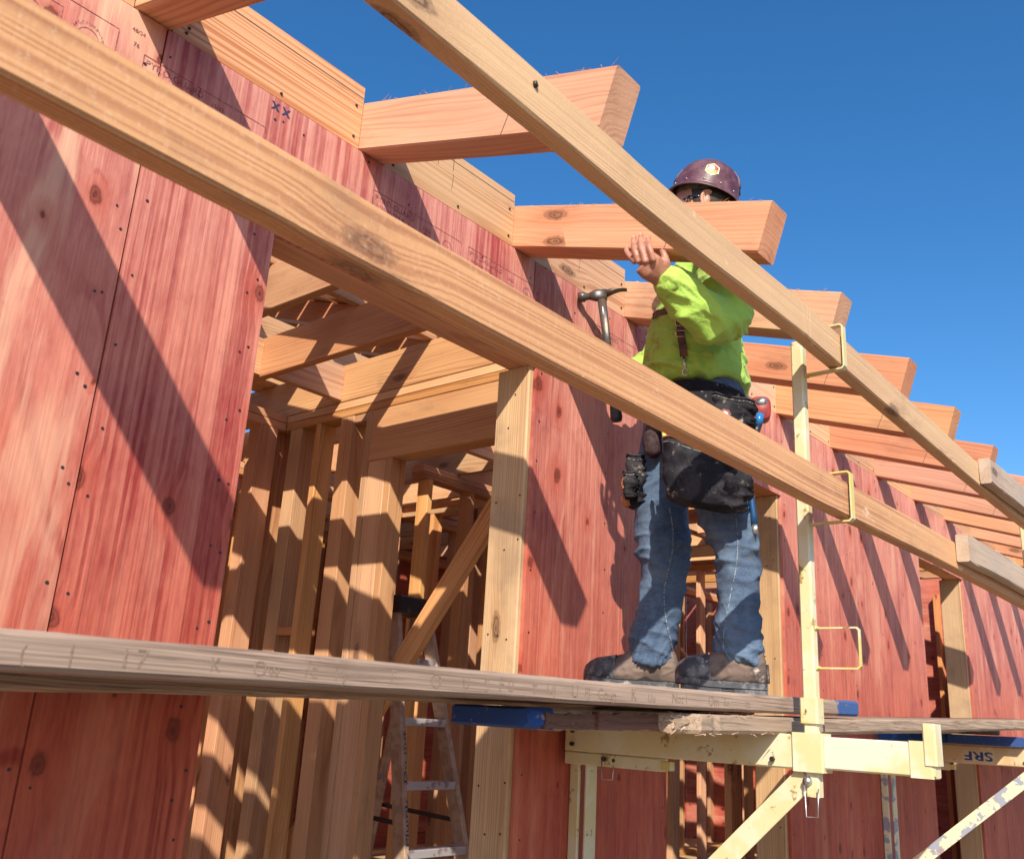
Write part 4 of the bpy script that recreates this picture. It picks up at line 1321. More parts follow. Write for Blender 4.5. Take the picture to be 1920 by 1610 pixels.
geo.append(ring_tube([(-.02, 0, .80, .10, .13), (-.01, 0, .95, .085, .115), (-.02, 0, 1.05, .095, .12), (-.01, 0, 1.2, .10, .14), (-.002, 0, 1.29, .085, .15), (.005, 0, 1.345, .06, .09)], 20))
ARM_L = [(.030, -.150, 1.290, .050), (.045, -.215, 1.170, .045), (.036, -.270, 1.050, .040), (-.035, -.325, 1.078, .037), (-.116, -.392, 1.125, .025)]
ARM_R = [(-.045, .150, 1.290, .050), (-.095, .185, 1.215, .045), (-.150, .185, 1.130, .040), (-.200, .145, 1.075, .036), (-.262, .100, 1.028, .025)]
geo.append(limb(ARM_L)); geo.append(limb(ARM_R))
geo.append(limb([(-.10, .075, .86, .065), (-.138, .09, .62, .055), (-.130, .09, .47, .045), (-.140, .09, .34, .045), (-.160, .09, .15, .035)]))
geo.append(limb([(.01, -.075, .84, .065), (.035, -.085, .60, .055), (.070, -.09, .45, .045), (.072, -.09, .33, .045), (.075, -.09, .15, .035)]))


def finger(pts, r0, r1):
    c = curve_pts(pts, 4)
    n = len(c)
    rr = [r0 + (r1 - r0) * i / (n - 1) for i in range(n)]
    e = (c[-1] - c[-2]).normalized()
    c = [c[0] - (c[1] - c[0]).normalized() * r0 * .4] + c + [c[-1] + e * r1 * .55]
    rr = [r0 * .6] + rr + [r1 * .5]
    return tube_geo(c, rr, 10, V3((0.3, 1, 0.1)))


# left hand pressed against the flank of the rafter, fingers pointing up
geo.append(tube_geo([V3((-.112, -.388, 1.118)), V3((-.125, -.402, 1.128)), V3((-.145, -.428, 1.136)), V3((-.162, -.440, 1.148))], [(.027, .019), (.031, .018), (.037, .016), (.034, .013)], 16, V3((.62, -.25, .75))))
geo.append(finger([(-.186, -.430, 1.152), (-.204, -.426, 1.176), (-.212, -.408, 1.200), (-.210, -.400, 1.214)], .0085, .0066))
geo.append(finger([(-.175, -.440, 1.146), (-.188, -.438, 1.182), (-.193, -.416, 1.216), (-.192, -.405, 1.240)], .0090, .0070))
geo.append(finger([(-.158, -.448, 1.140), (-.169, -.450, 1.182), (-.174, -.424, 1.218), (-.173, -.411, 1.243)], .0092, .0072))
geo.append(finger([(-.138, -.452, 1.142), (-.148, -.458, 1.176), (-.153, -.434, 1.206), (-.153, -.421, 1.228)], .0093, .0072))
geo.append(finger([(-.112, -.400, 1.126), (-.106, -.415, 1.148), (-.112, -.420, 1.172), (-.118, -.416, 1.189)], .0125, .0088))
# right hand closed round the hammer handle
hb, ht = V3((-.278, .100, .890)), V3((-.338, .100, 1.318))
hd = (ht - hb).normalized()
grip = hb + hd * 0.150
geo.append(tube_geo([V3((-.258, .104, 1.030)), grip + V3((.034, .020, .004)), grip + V3((.014, .026, .006)), grip + V3((-.004, .026, .004))], [(.020, .026), (.020, .034), (.016, .040), (.012, .038)], 14, V3((.3, .9, 0))))
for k, (dz, rr0) in enumerate(((.032, .0095), (.011, .0098), (-.010, .0095), (-.030, .0085))):
    q = grip + hd * dz
    geo.append(finger([q + V3((.006, .028, 0)), q + V3((-.022, .020, 0)), q + V3((-.026, -.008, -.002)), q + V3((-.006, -.024, -.003)), q + V3((.012, -.018, -.002))], rr0, rr0 * .78))
geo.append(finger([grip + V3((.030, .010, .018)), grip + V3((.022, -.012, .036)), grip + V3((.004, -.022, .050)), grip + V3((-.012, -.022, .056))], .0115, .0085))

person = remesh_obj('person', join_geo(geo), 0.0030, SKIN, None, smooth_it=3, mw=PMW)
tag(person, 'worker in lime sweatshirt, jeans and purple hard hat, hand on the rafter', 'person')


def wear(name, geo, voxel, mat, smooth=4, disp=None, parent=None):
    return remesh_obj(name, geo, voxel, mat, parent or person, smooth, PMW, disp)


def put(name, geo, mat, parent=None, smooth=True):
    vs, fs = geo
    return mesh_obj(name, vs, fs, mat, parent or person, smooth=smooth, mw=PMW)


# --- jeans
def ridge(v):
    q = 1.0 - min(1.0, abs(noise.noise(v)) * 2.4)
    return q * q * 1.25


def jeans_disp(co, nn):
    z = co.z
    low = max(0.0, min(1.0, (0.36 - z) / 0.18))
    knee = math.exp(-((z - 0.47) / 0.09) ** 2)
    a = co.x * 7 + co.y * 5
    f1 = ridge(V3((co.x * 6, co.y * 6, z * 26 + a * .6)))
    f2 = ridge(V3((co.x * 9 + 5, co.y * 9, z * 13 - a)))
    f3 = ridge(V3((co.x * 4 + 9, co.y * 4, z * 40 + 6 * math.sin(co.x * 18))))
    d = f1 * (0.008 * low + 0.006 * knee) + f2 * (0.004 + 0.006 * knee) * (1 - .5 * low) + f3 * 0.006 * low
    # seam down the outside of each leg
    return d - 0.004


legF = [(-.100, .075, .90, .085, .082), (-.118, .080, .869, .080, .085), (-.134, .085, .778, .080, .085), (-.138, .09, .685, .082, .084), (-.139, .09, .590, .080, .080), (-.135, .09, .469, .071, .072),
        (-.130, .09, .409, .064, .068), (-.142, .09, .321, .067, .068), (-.158, .09, .260, .066, .066), (-.162, .09, .225, .064, .062), (-.164, .09, .195, .060, .058), (-.164, .09, .166, .058, .056)]
legN = [(.010, -.072, .87, .095, .080), (.015, -.080, .810, .095, .085), (.020, -.085, .726, .091, .085), (.030, -.09, .625, .083, .080), (.045, -.09, .526, .071, .074), (.064, -.09, .470, .060, .068),
        (.074, -.09, .414, .056, .064), (.074, -.09, .360, .056, .064), (.068, -.09, .306, .054, .062), (.068, -.09, .262, .062, .064), (.067, -.09, .225, .062, .060), (.070, -.09, .195, .058, .057), (.073, -.09, .168, .055, .055)]
pelvis = [(.000, 0, .985, .080, .118), (.000, 0, .968, .092, .130), (.000, 0, .920, .106, .146), (-.020, 0, .850, .118, .156), (-.035, 0, .78, .105, .145), (-.045, 0, .70, .08, .11)]
jeans = wear('jeans', join_geo([ring_tube(legF), ring_tube(legN), ring_tube(pelvis)]), 0.0050, DENIM, 6, jeans_disp)
THREAD = simple('denim_seam', (0.04, 0.065, 0.12), 0.85, col2=(0.20, 0.24, 0.30), scale=200, lo=0.42, hi=0.55)
# side seams follow the surface of the legs
dgp = jeans.data


def on_surface(path_xz, mesh_o, ydir=-1, lift=0.002, ymin=-1.0):
    """walk a line over the side of a garment that faces the rails"""
    from mathutils.bvhtree import BVHTree
    me = mesh_o.data
    bvh = BVHTree.FromPolygons([v.co for v in me.vertices], [tuple(p.vertices) for p in me.polygons])
    out = []
    for x, z in path_xz:
        hit = bvh.ray_cast(V3((x, ymin, z)), V3((0, 1, 0)))
        if ymin > -.9 and hit[0] is not None and hit[1].y > 0:
            hit = bvh.ray_cast(hit[0] + V3((0, .002, 0)), V3((0, 1, 0)))
        if hit[0] is not None:
            out.append(hit[0] + hit[1] * lift)
    return out


def strip_on(path, w, t, mat, name, parent, updir=None):
    """flat strap following points on a surface"""
    P = path
    vs, fs = [], []
    n = len(P)
    for i, p in enumerate(P):
        tt = (P[min(i + 1, n - 1)] - P[max(i - 1, 0)]).normalized()
        nn = V3((0, -1, 0)) if updir is None else updir
        s = tt.cross(nn).normalized()
        nn = s.cross(tt).normalized()
        vs += [p - s * w / 2, p + s * w / 2, p + s * w / 2 + nn * t, p - s * w / 2 + nn * t]
    for i in range(n - 1):
        for k in range(4):
            fs.append((i * 4 + k, i * 4 + (k + 1) % 4, i * 4 + 4 + (k + 1) % 4, i * 4 + 4 + k))
    fs += [(3, 2, 1, 0), tuple((n - 1) * 4 + k for k in range(4))]
    return mesh_obj(name, vs, fs, mat, parent, mw=PMW)


seamN = on_surface([(.050 + .02 * math.sin(i * .12), .62 - i * .011) for i in range(40)], jeans)
strip_on(seamN, .003, .0015, THREAD, 'side_seam', jeans)
seamF = on_surface([(-.115 + .012 * math.sin(i * .2), .60 - i * .011) for i in range(38)], jeans)
strip_on(seamF, .0035, .0015, THREAD, 'inner_seam', jeans)


# --- lime sweatshirt
def shirt_disp(co, nn):
    z = co.z
    hem = math.exp(-((z - 0.985) / 0.045) ** 2)
    f1 = ridge(V3((co.x * 7 + z * 6, co.y * 7, z * 16)))
    f2 = ridge(V3((co.x * 10, co.y * 8 + 3, z * 24 + co.x * 14)))
    arm = 1.0 if co.y < -.20 else 0.0
    f3 = ridge(V3((co.x * 5 + co.z * 9, co.y * 5 - co.z * 4, co.z * 7 + 2)))
    f4 = ridge(V3((co.x * 16 + co.z * 22, co.y * 14, co.z * 12 - co.x * 9)))
    return f1 * (0.005 + .003 * hem) + f2 * (0.0035 + .005 * hem + .002 * arm) + f3 * .005 + f4 * .0035 - 0.005


torso = [(-.014, 0, .944, .120, .152), (-.022, 0, .958, .134, .164), (-.044, 0, 1.021, .142, .160), (-.047, 0, 1.091, .139, .162), (-.034, 0, 1.155, .136, .166), (-.018, 0, 1.231, .130, .176),
         (-.006, 0, 1.298, .112, .180), (.002, 0, 1.345, .082, .140), (.006, 0, 1.385, .060, .074), (.004, 0, 1.412, .056, .058)]
shG = [ring_tube(torso, 28)]
shG.append(limb([(.020, -.135, 1.285, .074), (.045, -.200, 1.185, .070), (.042, -.262, 1.062, .064), (-.020, -.312, 1.066, .058), (-.066, -.350, 1.092, .051), (-.104, -.384, 1.118, .041)], 6, 20))
shG.append(limb([(-.035, .135, 1.285, .074), (-.095, .180, 1.215, .066), (-.148, .182, 1.130, .062), (-.195, .150, 1.080, .054), (-.245, .112, 1.042, .040)], 6, 20))
shirt = wear('sweatshirt', join_geo(shG), 0.0048, LIME, 6, shirt_disp)
cuff = tube_geo([V3((-.088, -.371, 1.107)), V3((-.099, -.380, 1.115)), V3((-.112, -.389, 1.122))], [(.043, .043), (.042, .042), (.036, .036)], 20, V3((0, 0, 1)))
put('cuff', cuff, LIME, shirt)
# printed badge on the chest
badge = on_surface([(-.115, 1.255)], shirt)
if badge:
    c = badge[0]
    G = []
    for r0, r1 in ((.0, .010), (.015, .019)):
        vs = [c + V3((math.cos(a * .5236) * r, -.003, math.sin(a * .5236) * r)) for r in (r0 + 1e-4, r1) for a in range(12)]
        G.append((vs, [(a, (a + 1) % 12, 12 + (a + 1) % 12, 12 + a) for a in range(12)]))
    put('badge', join_geo(G), simple('badge_print', (0.30, 0.02, 0.05), .6, col2=(.8, .8, .8), scale=60), shirt, False)

# --- braces of the tool belt
strapU = on_surface([(-.020 + .02 * (i / 10), 1.245 + .012 * i) for i in range(9)], shirt, lift=.004, ymin=-.215)
strip_on(strapU, .042, .004, WEBBING, 'shoulder_strap', person)
strapL = on_surface([(-.088 + .002 * i, 1.16 - .0165 * i) for i in range(11)], shirt, lift=.004, ymin=-.215)
strip_on(strapL, .022, .004, LEATHER, 'strap_end', person)
strapC = on_surface([(-.155 + .0095 * i, 1.148 - .002 * i) for i in range(8)], shirt, lift=.004, ymin=-.215)
strip_on(strapC, .020, .003, LEATHER, 'chest_strap', person)
BRASS = simple('buckle_nickel', (0.6, 0.55, 0.48), .25, .9)
for (i) in (1, 4, 6):
    if i < len(strapL):
        c = strapL[i] + V3((0, -.006, 0))
        pts = [c + V3((a * .013, 0, b * .009)) for a, b in ((-1, -1), (1, -1), (1, 1), (-1, 1), (-1, -1))]
        put('buckle', tube_geo(pts, .0014, 6, V3((0, 1, 0))), BRASS)
if len(strapL) > 8:
    c = strapL[-1]
    put('snap_hook', join_geo([tube_geo([c, c + V3((.002, -.006, -.022)), c + V3((.004, -.006, -.040))], [.004, .0055, .003], 8),
                               tube_geo([c + V3((.004 + .008 * math.cos(a * .6), -.008, -.050 + .010 * math.sin(a * .6))) for a in range(11)], .0016, 6, V3((0, 1, 0)))]), BRASS)

# --- tool belt and pouches
belt_pts = [(.0, 0, .905), (.0, 0, .905)]
bv, bf = [], []
for j, (z, dr) in enumerate(((.872, .0), (.880, .005), (.915, .006), (.922, .0))):
    for k in range(40):
        a = 2 * math.pi * k / 40
        sl = -.018 * math.cos(a)
        bv.append(V3((-.012 + (.124 + dr) * math.cos(a), (.164 + dr) * math.sin(a), z + sl)))
for j in range(3):
    for k in range(40):
        bf.append((j * 40 + k, j * 40 + (k + 1) % 40, (j + 1) * 40 + (k + 1) % 40, (j + 1) * 40 + k))
belt = put('tool_belt', (bv, bf), CANVAS)


def pouch(name, c, rx, ry, h, slope, mat, parent, rot=0.0, rim=None, sag=0.9):
    """open bag: squarish section, outer shell and floor, sagging bottom"""
    seg = 56
    vs, fs = [], []
    key = [(0.0, 1.0), (.12, 1.02), (.3, 1.03), (.5, 1.03), (.7, 1.0), (.85, sag + .05), (.95, sag - .06), (1.0, sag - .25)]
    lev = []
    for (f0, k0), (f1, k1) in zip(key[:-1], key[1:]):
        for q in range(4):
            lev.append((f0 + (f1 - f0) * q / 4, k0 + (k1 - k0) * q / 4))
    lev.append(key[-1])
    cr, sr = math.cos(rot), math.sin(rot)
    def P(a, f, k, inset=0.0):
        ca, sa = math.cos(a), math.sin(a)
        ca = math.copysign(abs(ca) ** .55, ca); sa = math.copysign(abs(sa) ** .62, sa)
        x, y = (rx * k - inset) * ca, (ry * k - inset) * sa
        right = max(0.0, x / rx)
        fold = ridge(V3((x * 9 + f * 3.2, y * 6, f * 4.5 - x * 14 + c[0] * 30)))
        w = (0.006 * noise.noise(V3((x * 22, y * 22, f * 5 + c[0] * 50))) + fold * (.004 + .011 * right) * min(1, h / .12)) * min(1, f * 6) - .003
        x += w * ca; y += w * sa
        z = c[2] - h * f - slope * x * (1 - f * .6) + .005 * noise.noise(V3((a * 1.4, f * 3, 1)))
        return V3((c[0] + x * cr - y * sr, c[1] + x * sr + y * cr, z))
    for f, k in lev:
        for i in range(seg):
            vs.append(P(2 * math.pi * i / seg, f, k))
    n = len(lev)
    for j in range(n - 1):
        for i in range(seg):
            fs.append((j * seg + i, j * seg + (i + 1) % seg, (j + 1) * seg + (i + 1) % seg, (j + 1) * seg + i))
    fs.append(tuple((n - 1) * seg + i for i in range(seg)))
    base = len(vs)
    for f in (0.0, .75):
        for i in range(seg):
            vs.append(P(2 * math.pi * i / seg, f, 1.0, .004))
    for i in range(seg):
        fs.append((i, (i + 1) % seg, base + (i + 1) % seg, base + i))
        fs.append((base + i, base + (i + 1) % seg, base + seg + (i + 1) % seg, base + seg + i))
    fs.append(tuple(base + seg + i for i in range(seg)))
    o = put(name, (vs, fs), mat, parent)
    if rim is not None:
        pts = [P(2 * math.pi * i / seg, .01, 1.02) for i in range(seg + 1)]
        put('rim', tube_geo(pts, [(.0025, .0045)] * len(pts), 6, V3((0, 0, 1))), rim, o)
        pts = [P(2 * math.pi * i / seg, .10, 1.035) for i in range(seg + 1)]
        put('stitching', tube_geo(pts, .0010, 5, V3((0, 0, 1))), simple(name + '_thread', (.35, .33, .30), .8, col2=(.03, .03, .035), scale=260, lo=.48, hi=.52), o)
    return o


big = pouch('nail_pouch', (-.012, -.222, .700), .108, .046, .152, 0.34, CANVAS, belt, 0.0, TANLEATHER)
back_panel = put('pouch_back', box_geo((-.105, -.190, .60), (.080, -.180, .88)), CANVAS, belt, False)
up_p = pouch('belt_pouch', (.062, -.178, .862), .056, .022, .085, 0.22, CANVAS, belt, 0.0, WEBBING)
side_p = pouch('belt_pouch', (-.212, .062, .760), .030, .050, .15, 0.10, CANVAS, belt, 0.0, WEBBING)
side_q = pouch('holster', (-.228, .012, .70), .020, .030, .075, 0.10, CANVAS, belt, 0.0, WEBBING)
put('round_badge', join_geo([tube_geo([V3((.040, -.206, .805)), V3((.040, -.209, .805))], [.018, .016], 18, V3((1, 0, 0)))]), simple('badge_metal', (.40, .33, .30), .35, .6, col2=(.30, .05, .05), scale=60), up_p)
put('hammer_loop', tube_geo([V3((-.228 + .014 * math.cos(a * .5236), .0 + .0, .668 + .018 * math.sin(a * .5236))) for a in range(13)], [(.004, .010)] * 13, 8, V3((0, 1, 0))), TANLEATHER, belt)
put('leather_scabbard', tube_geo([V3((-.236, .035, .655)), V3((-.240, .035, .63)), V3((-.232, .035, .61))], [(.010, .014), (.016, .018), (.012, .014)], 12, V3((1, 0, 0))), TANLEATHER, belt)
put('leather_loop', box_geo((.086, -.150, .655), (.112, -.138, .735)), TANLEATHER, belt, False)
put('glove_bundle', limb([(-.158, -.020, .83, .024), (-.164, -.02, .79, .027), (-.160, -.02, .755, .024)]), simple('leather_glove_dark', (.035, .02, .024), .85, col2=(.07, .045, .045), scale=30, bump=.7, spec=.2), belt)


# --- boots
def boot(name, hx, hy, length, yaw, z0=0.0935):
    """work boot pointing -x from the heel at hx, hy"""
    k = length / 0.25
    secs = [(0.000, .026, .066), (.010, .034, .095), (.035, .038, .122), (.065, .039, .126), (.095, .040, .112), (.130, .042, .092), (.165, .047, .076), (.195, .048, .071), (.220, .044, .066), (.238, .034, .056), (.247, .022, .044), (.252, .010, .030)]
    vs, fs = [], []
    seg = 16
    cy, sy = math.cos(yaw), math.sin(yaw)
    for (s, hw, zt) in secs:
        for i in range(seg):
            a = 2 * math.pi * i / seg
            y = hw * math.copysign(abs(math.cos(a)) ** .8, math.cos(a)) * (1.0 if math.sin(a) < 0.2 else 0.9)
            zz = zt / 2 + zt / 2 * math.copysign(abs(math.sin(a)) ** .7, math.sin(a))
            x = -s * k
            vs.append(V3((hx + x * cy - y * sy, hy + x * sy + y * cy, z0 + .018 + zz)))
    n = len(secs)
    for i in range(n - 1):
        for j in range(seg):
            fs.append((i * seg + j, i * seg + (j + 1) % seg, (i + 1) * seg + (j + 1) % seg, (i + 1) * seg + j))
    fs += [tuple(range(seg - 1, -1, -1)), tuple((n - 1) * seg + j for j in range(seg))]
    shaft = ring_tube([(hx - .058 * k, hy, z0 + .06, .046, .038), (hx - .062 * k, hy, z0 + .11, .044, .040), (hx - .064 * k, hy, z0 + .15, .042, .040)], 16)
    up = remesh_obj(name, join_geo([(vs, fs), shaft]), .004, BOOTL, person, 5, PMW,
                    lambda co, nn: .0022 * ridge(V3((co.x * 22, co.y * 12, co.z * 45))) - .001)
    # toe cap, foxing and sole
    def outline(grow, s0=0.0, s1=1.0):
        pts = []
        L = secs[-1][0]
        cs = [(s, hw) for s, hw, _ in secs if s0 * L - 1e-6 <= s <= s1 * L + 1e-6]
        for s, hw in cs:
            pts.append((-s * k, hw + grow))
        for s, hw in reversed(cs):
            pts.append((-s * k, -hw - grow))
        return pts
    def slab(z_lo, z_hi, grow, s0=0., s1=1., lip=0.0):
        o_ = outline(grow, s0, s1)
        m_ = len(o_)
        V, F = [], []
        for z, g in ((z_lo, -.002), (z_lo + .003, 0), (z_hi - .003, 0), (z_hi, -.003)):
            for x, y in o_:
                y2 = y + math.copysign(g, y)
                V.append(V3((hx + x * cy - y2 * sy, hy + x * sy + y2 * cy, z + lip * max(0, -x - .17 * k) ** 1 * .35)))
        for j in range(3):
            for i in range(m_):
                F.append((j * m_ + i, j * m_ + (i + 1) % m_, (j + 1) * m_ + (i + 1) % m_, (j + 1) * m_ + i))
        F += [tuple(range(m_ - 1, -1, -1)), tuple(3 * m_ + i for i in range(m_))]
        return V, F
    put('sole', join_geo([slab(z0 + .012, z0 + .030, .006, 0, 1, .3), slab(z0, z0 + .014, .004, 0, .40), slab(z0, z0 + .013, .004, .44, .97, .2), slab(z0 + .004, z0 + .0135, .001, .3, .6)]), BOOTR, up, False)
    tv, tf = [], []
    cap = [q for q in secs if q[0] >= .150]
    for (s, hw, zt) in cap:
        for i in range(seg):
            a = 2 * math.pi * i / seg
            y = (hw + .003) * math.copysign(abs(math.cos(a)) ** .8, math.cos(a))
            zz = (zt + .005) / 2 + (zt + .005) / 2 * math.copysign(abs(math.sin(a)) ** .7, math.sin(a))
            x = -s * k - (.004 if s > .24 else 0)
            tv.append(V3((hx + x * cy - y * sy, hy + x * sy + y * cy, z0 + .017 + zz)))
    n = len(cap)
    for i in range(n - 1):
        for j in range(seg):
            tf.append((i * seg + j, i * seg + (j + 1) % seg, (i + 1) * seg + (j + 1) % seg, (i + 1) * seg + j))
    tf += [tuple((n - 1) * seg + j for j in range(seg))]
    put('toe_cap', (tv, tf), BOOTR, up)
    put('heel_cap', tube_geo([V3((hx + .004, hy, z0 + .03)), V3((hx + .004, hy, z0 + .075))], [(.006, .030), (.004, .026)], 14, V3((1, 0, 0))), BOOTR, up)
    return up


boot('boot', .136, -.092, .222, 0.10)
boot('boot', -.090, .085, .258, -0.05)


# --- hard hat with full brim, glasses and hair
def hat_mat():
    mat, nt, b = new_mat('purple_fibre_shell')
    tc = N(nt, 'ShaderNodeTexCoord').outputs['Object']
    sep = N(nt, 'ShaderNodeSeparateXYZ', {0: tc})
    wv = M(nt, 'SINE', M(nt, 'MULTIPLY', M(nt, 'ADD', sep.outputs[2], M(nt, 'MULTIPLY', sep.outputs[0], 0.28)), 900.0))
    n1 = NOISE(nt, tc, 22.0, 4.0, 0.65)
    c = MIX(nt, SS(nt, n1, 0.35, 0.7), (0.080, 0.026, 0.036), (0.16, 0.080, 0.090))
    c = MIX(nt, M(nt, 'MULTIPLY', SS(nt, wv, 0.2, 1.0), 0.45), c, (0.05, 0.010, 0.028))
    c = MIX(nt, SS(nt, NOISE(nt, tc, 60.0, 4.0, 0.7), 0.62, 0.75, 0, 0.35), c, (0.35, 0.28, 0.30))
    nt.links.new(c, b.inputs['Base Color'])
    b.inputs['Roughness'].default_value = 0.42
    b.inputs['Coat Weight'].default_value = 0.12
    b.inputs['Coat Roughness'].default_value = 0.25
    bp = N(nt, 'ShaderNodeBump', {'Height': M(nt, 'MULTIPLY', wv, 1.0), 'Strength': 0.35, 'Distance': 0.001})
    nt.links.new(bp.outputs[0], b.inputs['Normal'])
    return mat


HATM = hat_mat()
HATC = V3((-0.014, -0.004, 1.579))
TILT = Matrix.Translation(HATC) @ Matrix.Rotation(math.radians(14.5), 4, 'Y')


def hat_pt(a, r, z):
    ex = 1.0 + .10 * (1 - abs(math.sin(a)))
    return TILT @ V3((math.cos(a) * r * ex * .96, math.sin(a) * r * .90, z))


prof = [(.002, .1330), (.026, .1305), (.050, .1225), (.071, .1075), (.0855, .0880), (.0935, .0660), (.0975, .0430), (.0990, .0230), (.1005, .0140), (.1040, .0080), (.1085, .0040), (.1130, .0005), (.1140, -.0025)]
inner = [(.1115, -.0035), (.1060, .0005), (.1000, .0055), (.0960, .0130), (.0945, .0300), (.0885, .0620), (.0730, .0960), (.0410, .1190), (.002, .1265)]
vs, fs = [], []
seg = 48
for (r, z) in prof + inner:
    for k in range(seg):
        a = 2 * math.pi * k / seg
        vs.append(hat_pt(a, r, z))
n = len(prof) + len(inner)
for i in range(n - 1):
    for k in range(seg):
        fs.append((i * seg + k, i * seg + (k + 1) % seg, (i + 1) * seg + (k + 1) % seg, (i + 1) * seg + k))
fs += [tuple(range(seg)), tuple((n - 1) * seg + k for k in range(seg - 1, -1, -1))]
hat = put('hard_hat', (vs, fs), HATM)
# ridge over the crown
put('crown_ridge', tube_geo([hat_pt(math.pi, r, z) for r, z in reversed(prof[1:7])] + [hat_pt(0, r, z) for r, z in prof[1:7]], [(.004, .012)] * 12, 8, V3((0, 0, 1))), HATM, hat)
SUSP = simple('suspension_grey', (.12, .13, .10), .7, col2=(.05, .05, .05), scale=40)
band = []
for z, r in ((-.004, .083), (.020, .086)):
    band += [hat_pt(2 * math.pi * k / 32, r, z) for k in range(32)]
put('headband', (band, [(k, (k + 1) % 32, 32 + (k + 1) % 32, 32 + k) for k in range(32)]), SUSP, hat)
put('ratchet', tube_geo([hat_pt(0.0, .092, -.022), hat_pt(0.0, .104, -.024)], [.020, .018], 14, V3((0, 1, 0))), SUSP, hat)
RIV = []
for a in (-2.75, -2.2, -1.6, -1.05, -.5, .1, .9, 1.8, 2.6):
    c = hat_pt(a, .1000, .024)
    RIV.append(ball(c, .0028, .0028, .0028, 8))
put('rivet', join_geo(RIV), STEEL, hat)['kind'] = 'stuff'


def on_dome(u, v, lift):
    """u along the shell (to the back +), v up, around the sticker centre on the left flank"""
    a = -1.42 + u / .088
    s = .062 + v
    # profile lookup: height -> radius
    for (r0, z0), (r1, z1) in zip(prof[:-1], prof[1:]):
        if z1 <= s <= z0:
            r = r0 + (r1 - r0) * (z0 - s) / (z0 - z1)
            break
    else:
        r = .08
    return hat_pt(a, r + lift, s + lift * .3)


def sticker(poly, lift, mat, name):
    cu = sum(p[0] for p in poly) / len(poly); cv = sum(p[1] for p in poly) / len(poly)
    rings_ = [on_dome(cu, cv, lift)]
    F = []
    dense = []
    for (a, b) in zip(poly, poly[1:] + poly[:1]):
        for k in range(4):
            dense.append((a[0] + (b[0] - a[0]) * k / 4, a[1] + (b[1] - a[1]) * k / 4))
    m_ = len(dense)
    for f in (.5, 1.0):
        for p in dense:
            rings_.append(on_dome(cu + (p[0] - cu) * f, cv + (p[1] - cv) * f, lift))
    for k in range(m_):
        F.append((0, 1 + k, 1 + (k + 1) % m_))
        F.append((1 + k, 1 + m_ + k, 1 + m_ + (k + 1) % m_, 1 + (k + 1) % m_))
    put(name, (rings_, F), mat, hat)


flat = lambda n_, c_: simple('sticker_' + n_, c_, .35)
hexp = lambda r: [(r * math.cos(math.radians(60 * k + 30)) * .95, r * math.sin(math.radians(60 * k + 30)) * 1.02) for k in range(6)]
sticker(hexp(.0240), .0012, flat('white', (.75, .73, .66)), 'sticker')
sticker(hexp(.0218), .0016, flat('gold', (.62, .46, .06)), 'sticker_border')
sticker([(-.016, -.006), (.016, -.006), (.017, .008), (0.0, .019), (-.017, .008)], .0021, flat('red', (.45, .02, .03)), 'sticker_field')
sticker([(-.014, .000), (.003, -.004), (.006, .006), (.000, .015), (-.010, .011)], .0025, flat('pale', (.78, .80, .82)), 'sticker_emblem')
sticker([(.002, -.002), (.010, .001), (.008, .008)], .0025, flat('blue', (.05, .12, .35)), 'sticker_emblem')
sticker([(-.019, -.013), (.017, -.015), (.018, -.004), (-.018, -.002)], .0027, flat('band', (.60, .55, .10)), 'sticker_band')
for i in range(5):
    sticker([(-.014 + i * .006, -.0115), (-.0105 + i * .006, -.0118), (-.0105 + i * .006, -.0055), (-.014 + i * .006, -.0052)], .0031, flat('ink%d' % i, (.10, .07, .02)), 'sticker_letter')
# hair under the hat
hair = [(HX + .006, HY, HZ - .030, .070, .066), (HX + .010, HY, HZ - .005, .082, .0725), (HX + .010, HY, HZ + .03, .089, .0745), (HX + .006, HY, HZ + .065, .083, .070), (HX + .004, HY, HZ + .09, .06, .05)]
hv, hf = ring_tube(hair, 32, 2.0)
hv = [v if v.x > HX - .035 or v.z > HZ + .035 else V3((max(v.x, HX - .035), v.y * .9, v.z)) for v in hv]
put('hair', (hv, hf), simple('dark_hair', (.022, .014, .010), .6, bump=.6, bscale=300), person)
# dark safety glasses
GL = simple('dark_lens', (.012, .014, .02), .12)
gp = []
for k in range(15):
    a = math.pi - 1.15 + k / 14 * 2.3
    gp.append(V3((HX + .004 + .090 * math.cos(a), HY + .072 * math.sin(a), HZ + .004)))
put('safety_glasses', tube_geo(gp, [(.0025, .010)] * len(gp), 8, V3((1, 0, 0)) * 0.3 + V3((0, 0.01, 0))), GL)
for s in (-1, 1):
    put('glasses_temple', tube_geo([V3((HX - .040, HY + s * .070, HZ + .010)), V3((HX + .016, HY + s * .0745, HZ + .006))], [(.002, .004)] * 2, 6, V3((0, 1, 0))), GL)
NAILM = simple('fingernail', (.50, .30, .23), .35)
for fx, fy, fz in ((-.212, -.4065, 1.209), (-.194, -.4120, 1.235), (-.175, -.4185, 1.238), (-.155, -.4285, 1.223)):
    put('fingernail', ball(V3((fx, fy, fz)), .0042, .0016, .0058, 10), NAILM)
# ring on the finger
put('finger_ring', tube_geo([V3((-.1855 + .0108 * math.cos(a * .5236), -.4345 + .0108 * math.sin(a * .5236), 1.166)) for a in range(13)], .0016, 6, V3((0, 0, 1))), BRASS)

# ------------------------------------------------------------------ hammer in the worker's right hand
HSTEEL = simple('hammer_steel', (.10, .095, .095), .42, .6, col2=(.15, .10, .075), scale=25, bump=.3)
HGRIP = simple('hammer_rubber', (.02, .02, .026), .55, bump=.3, bscale=200)
hm = thing('hammer', 'framing hammer with black grip held head up beside the red panel', 'hammer', PMW @ hb)
hp = lambda s, x=0, y=0: hb + hd * s + V3((x, y, 0))
L_ = (ht - hb).length


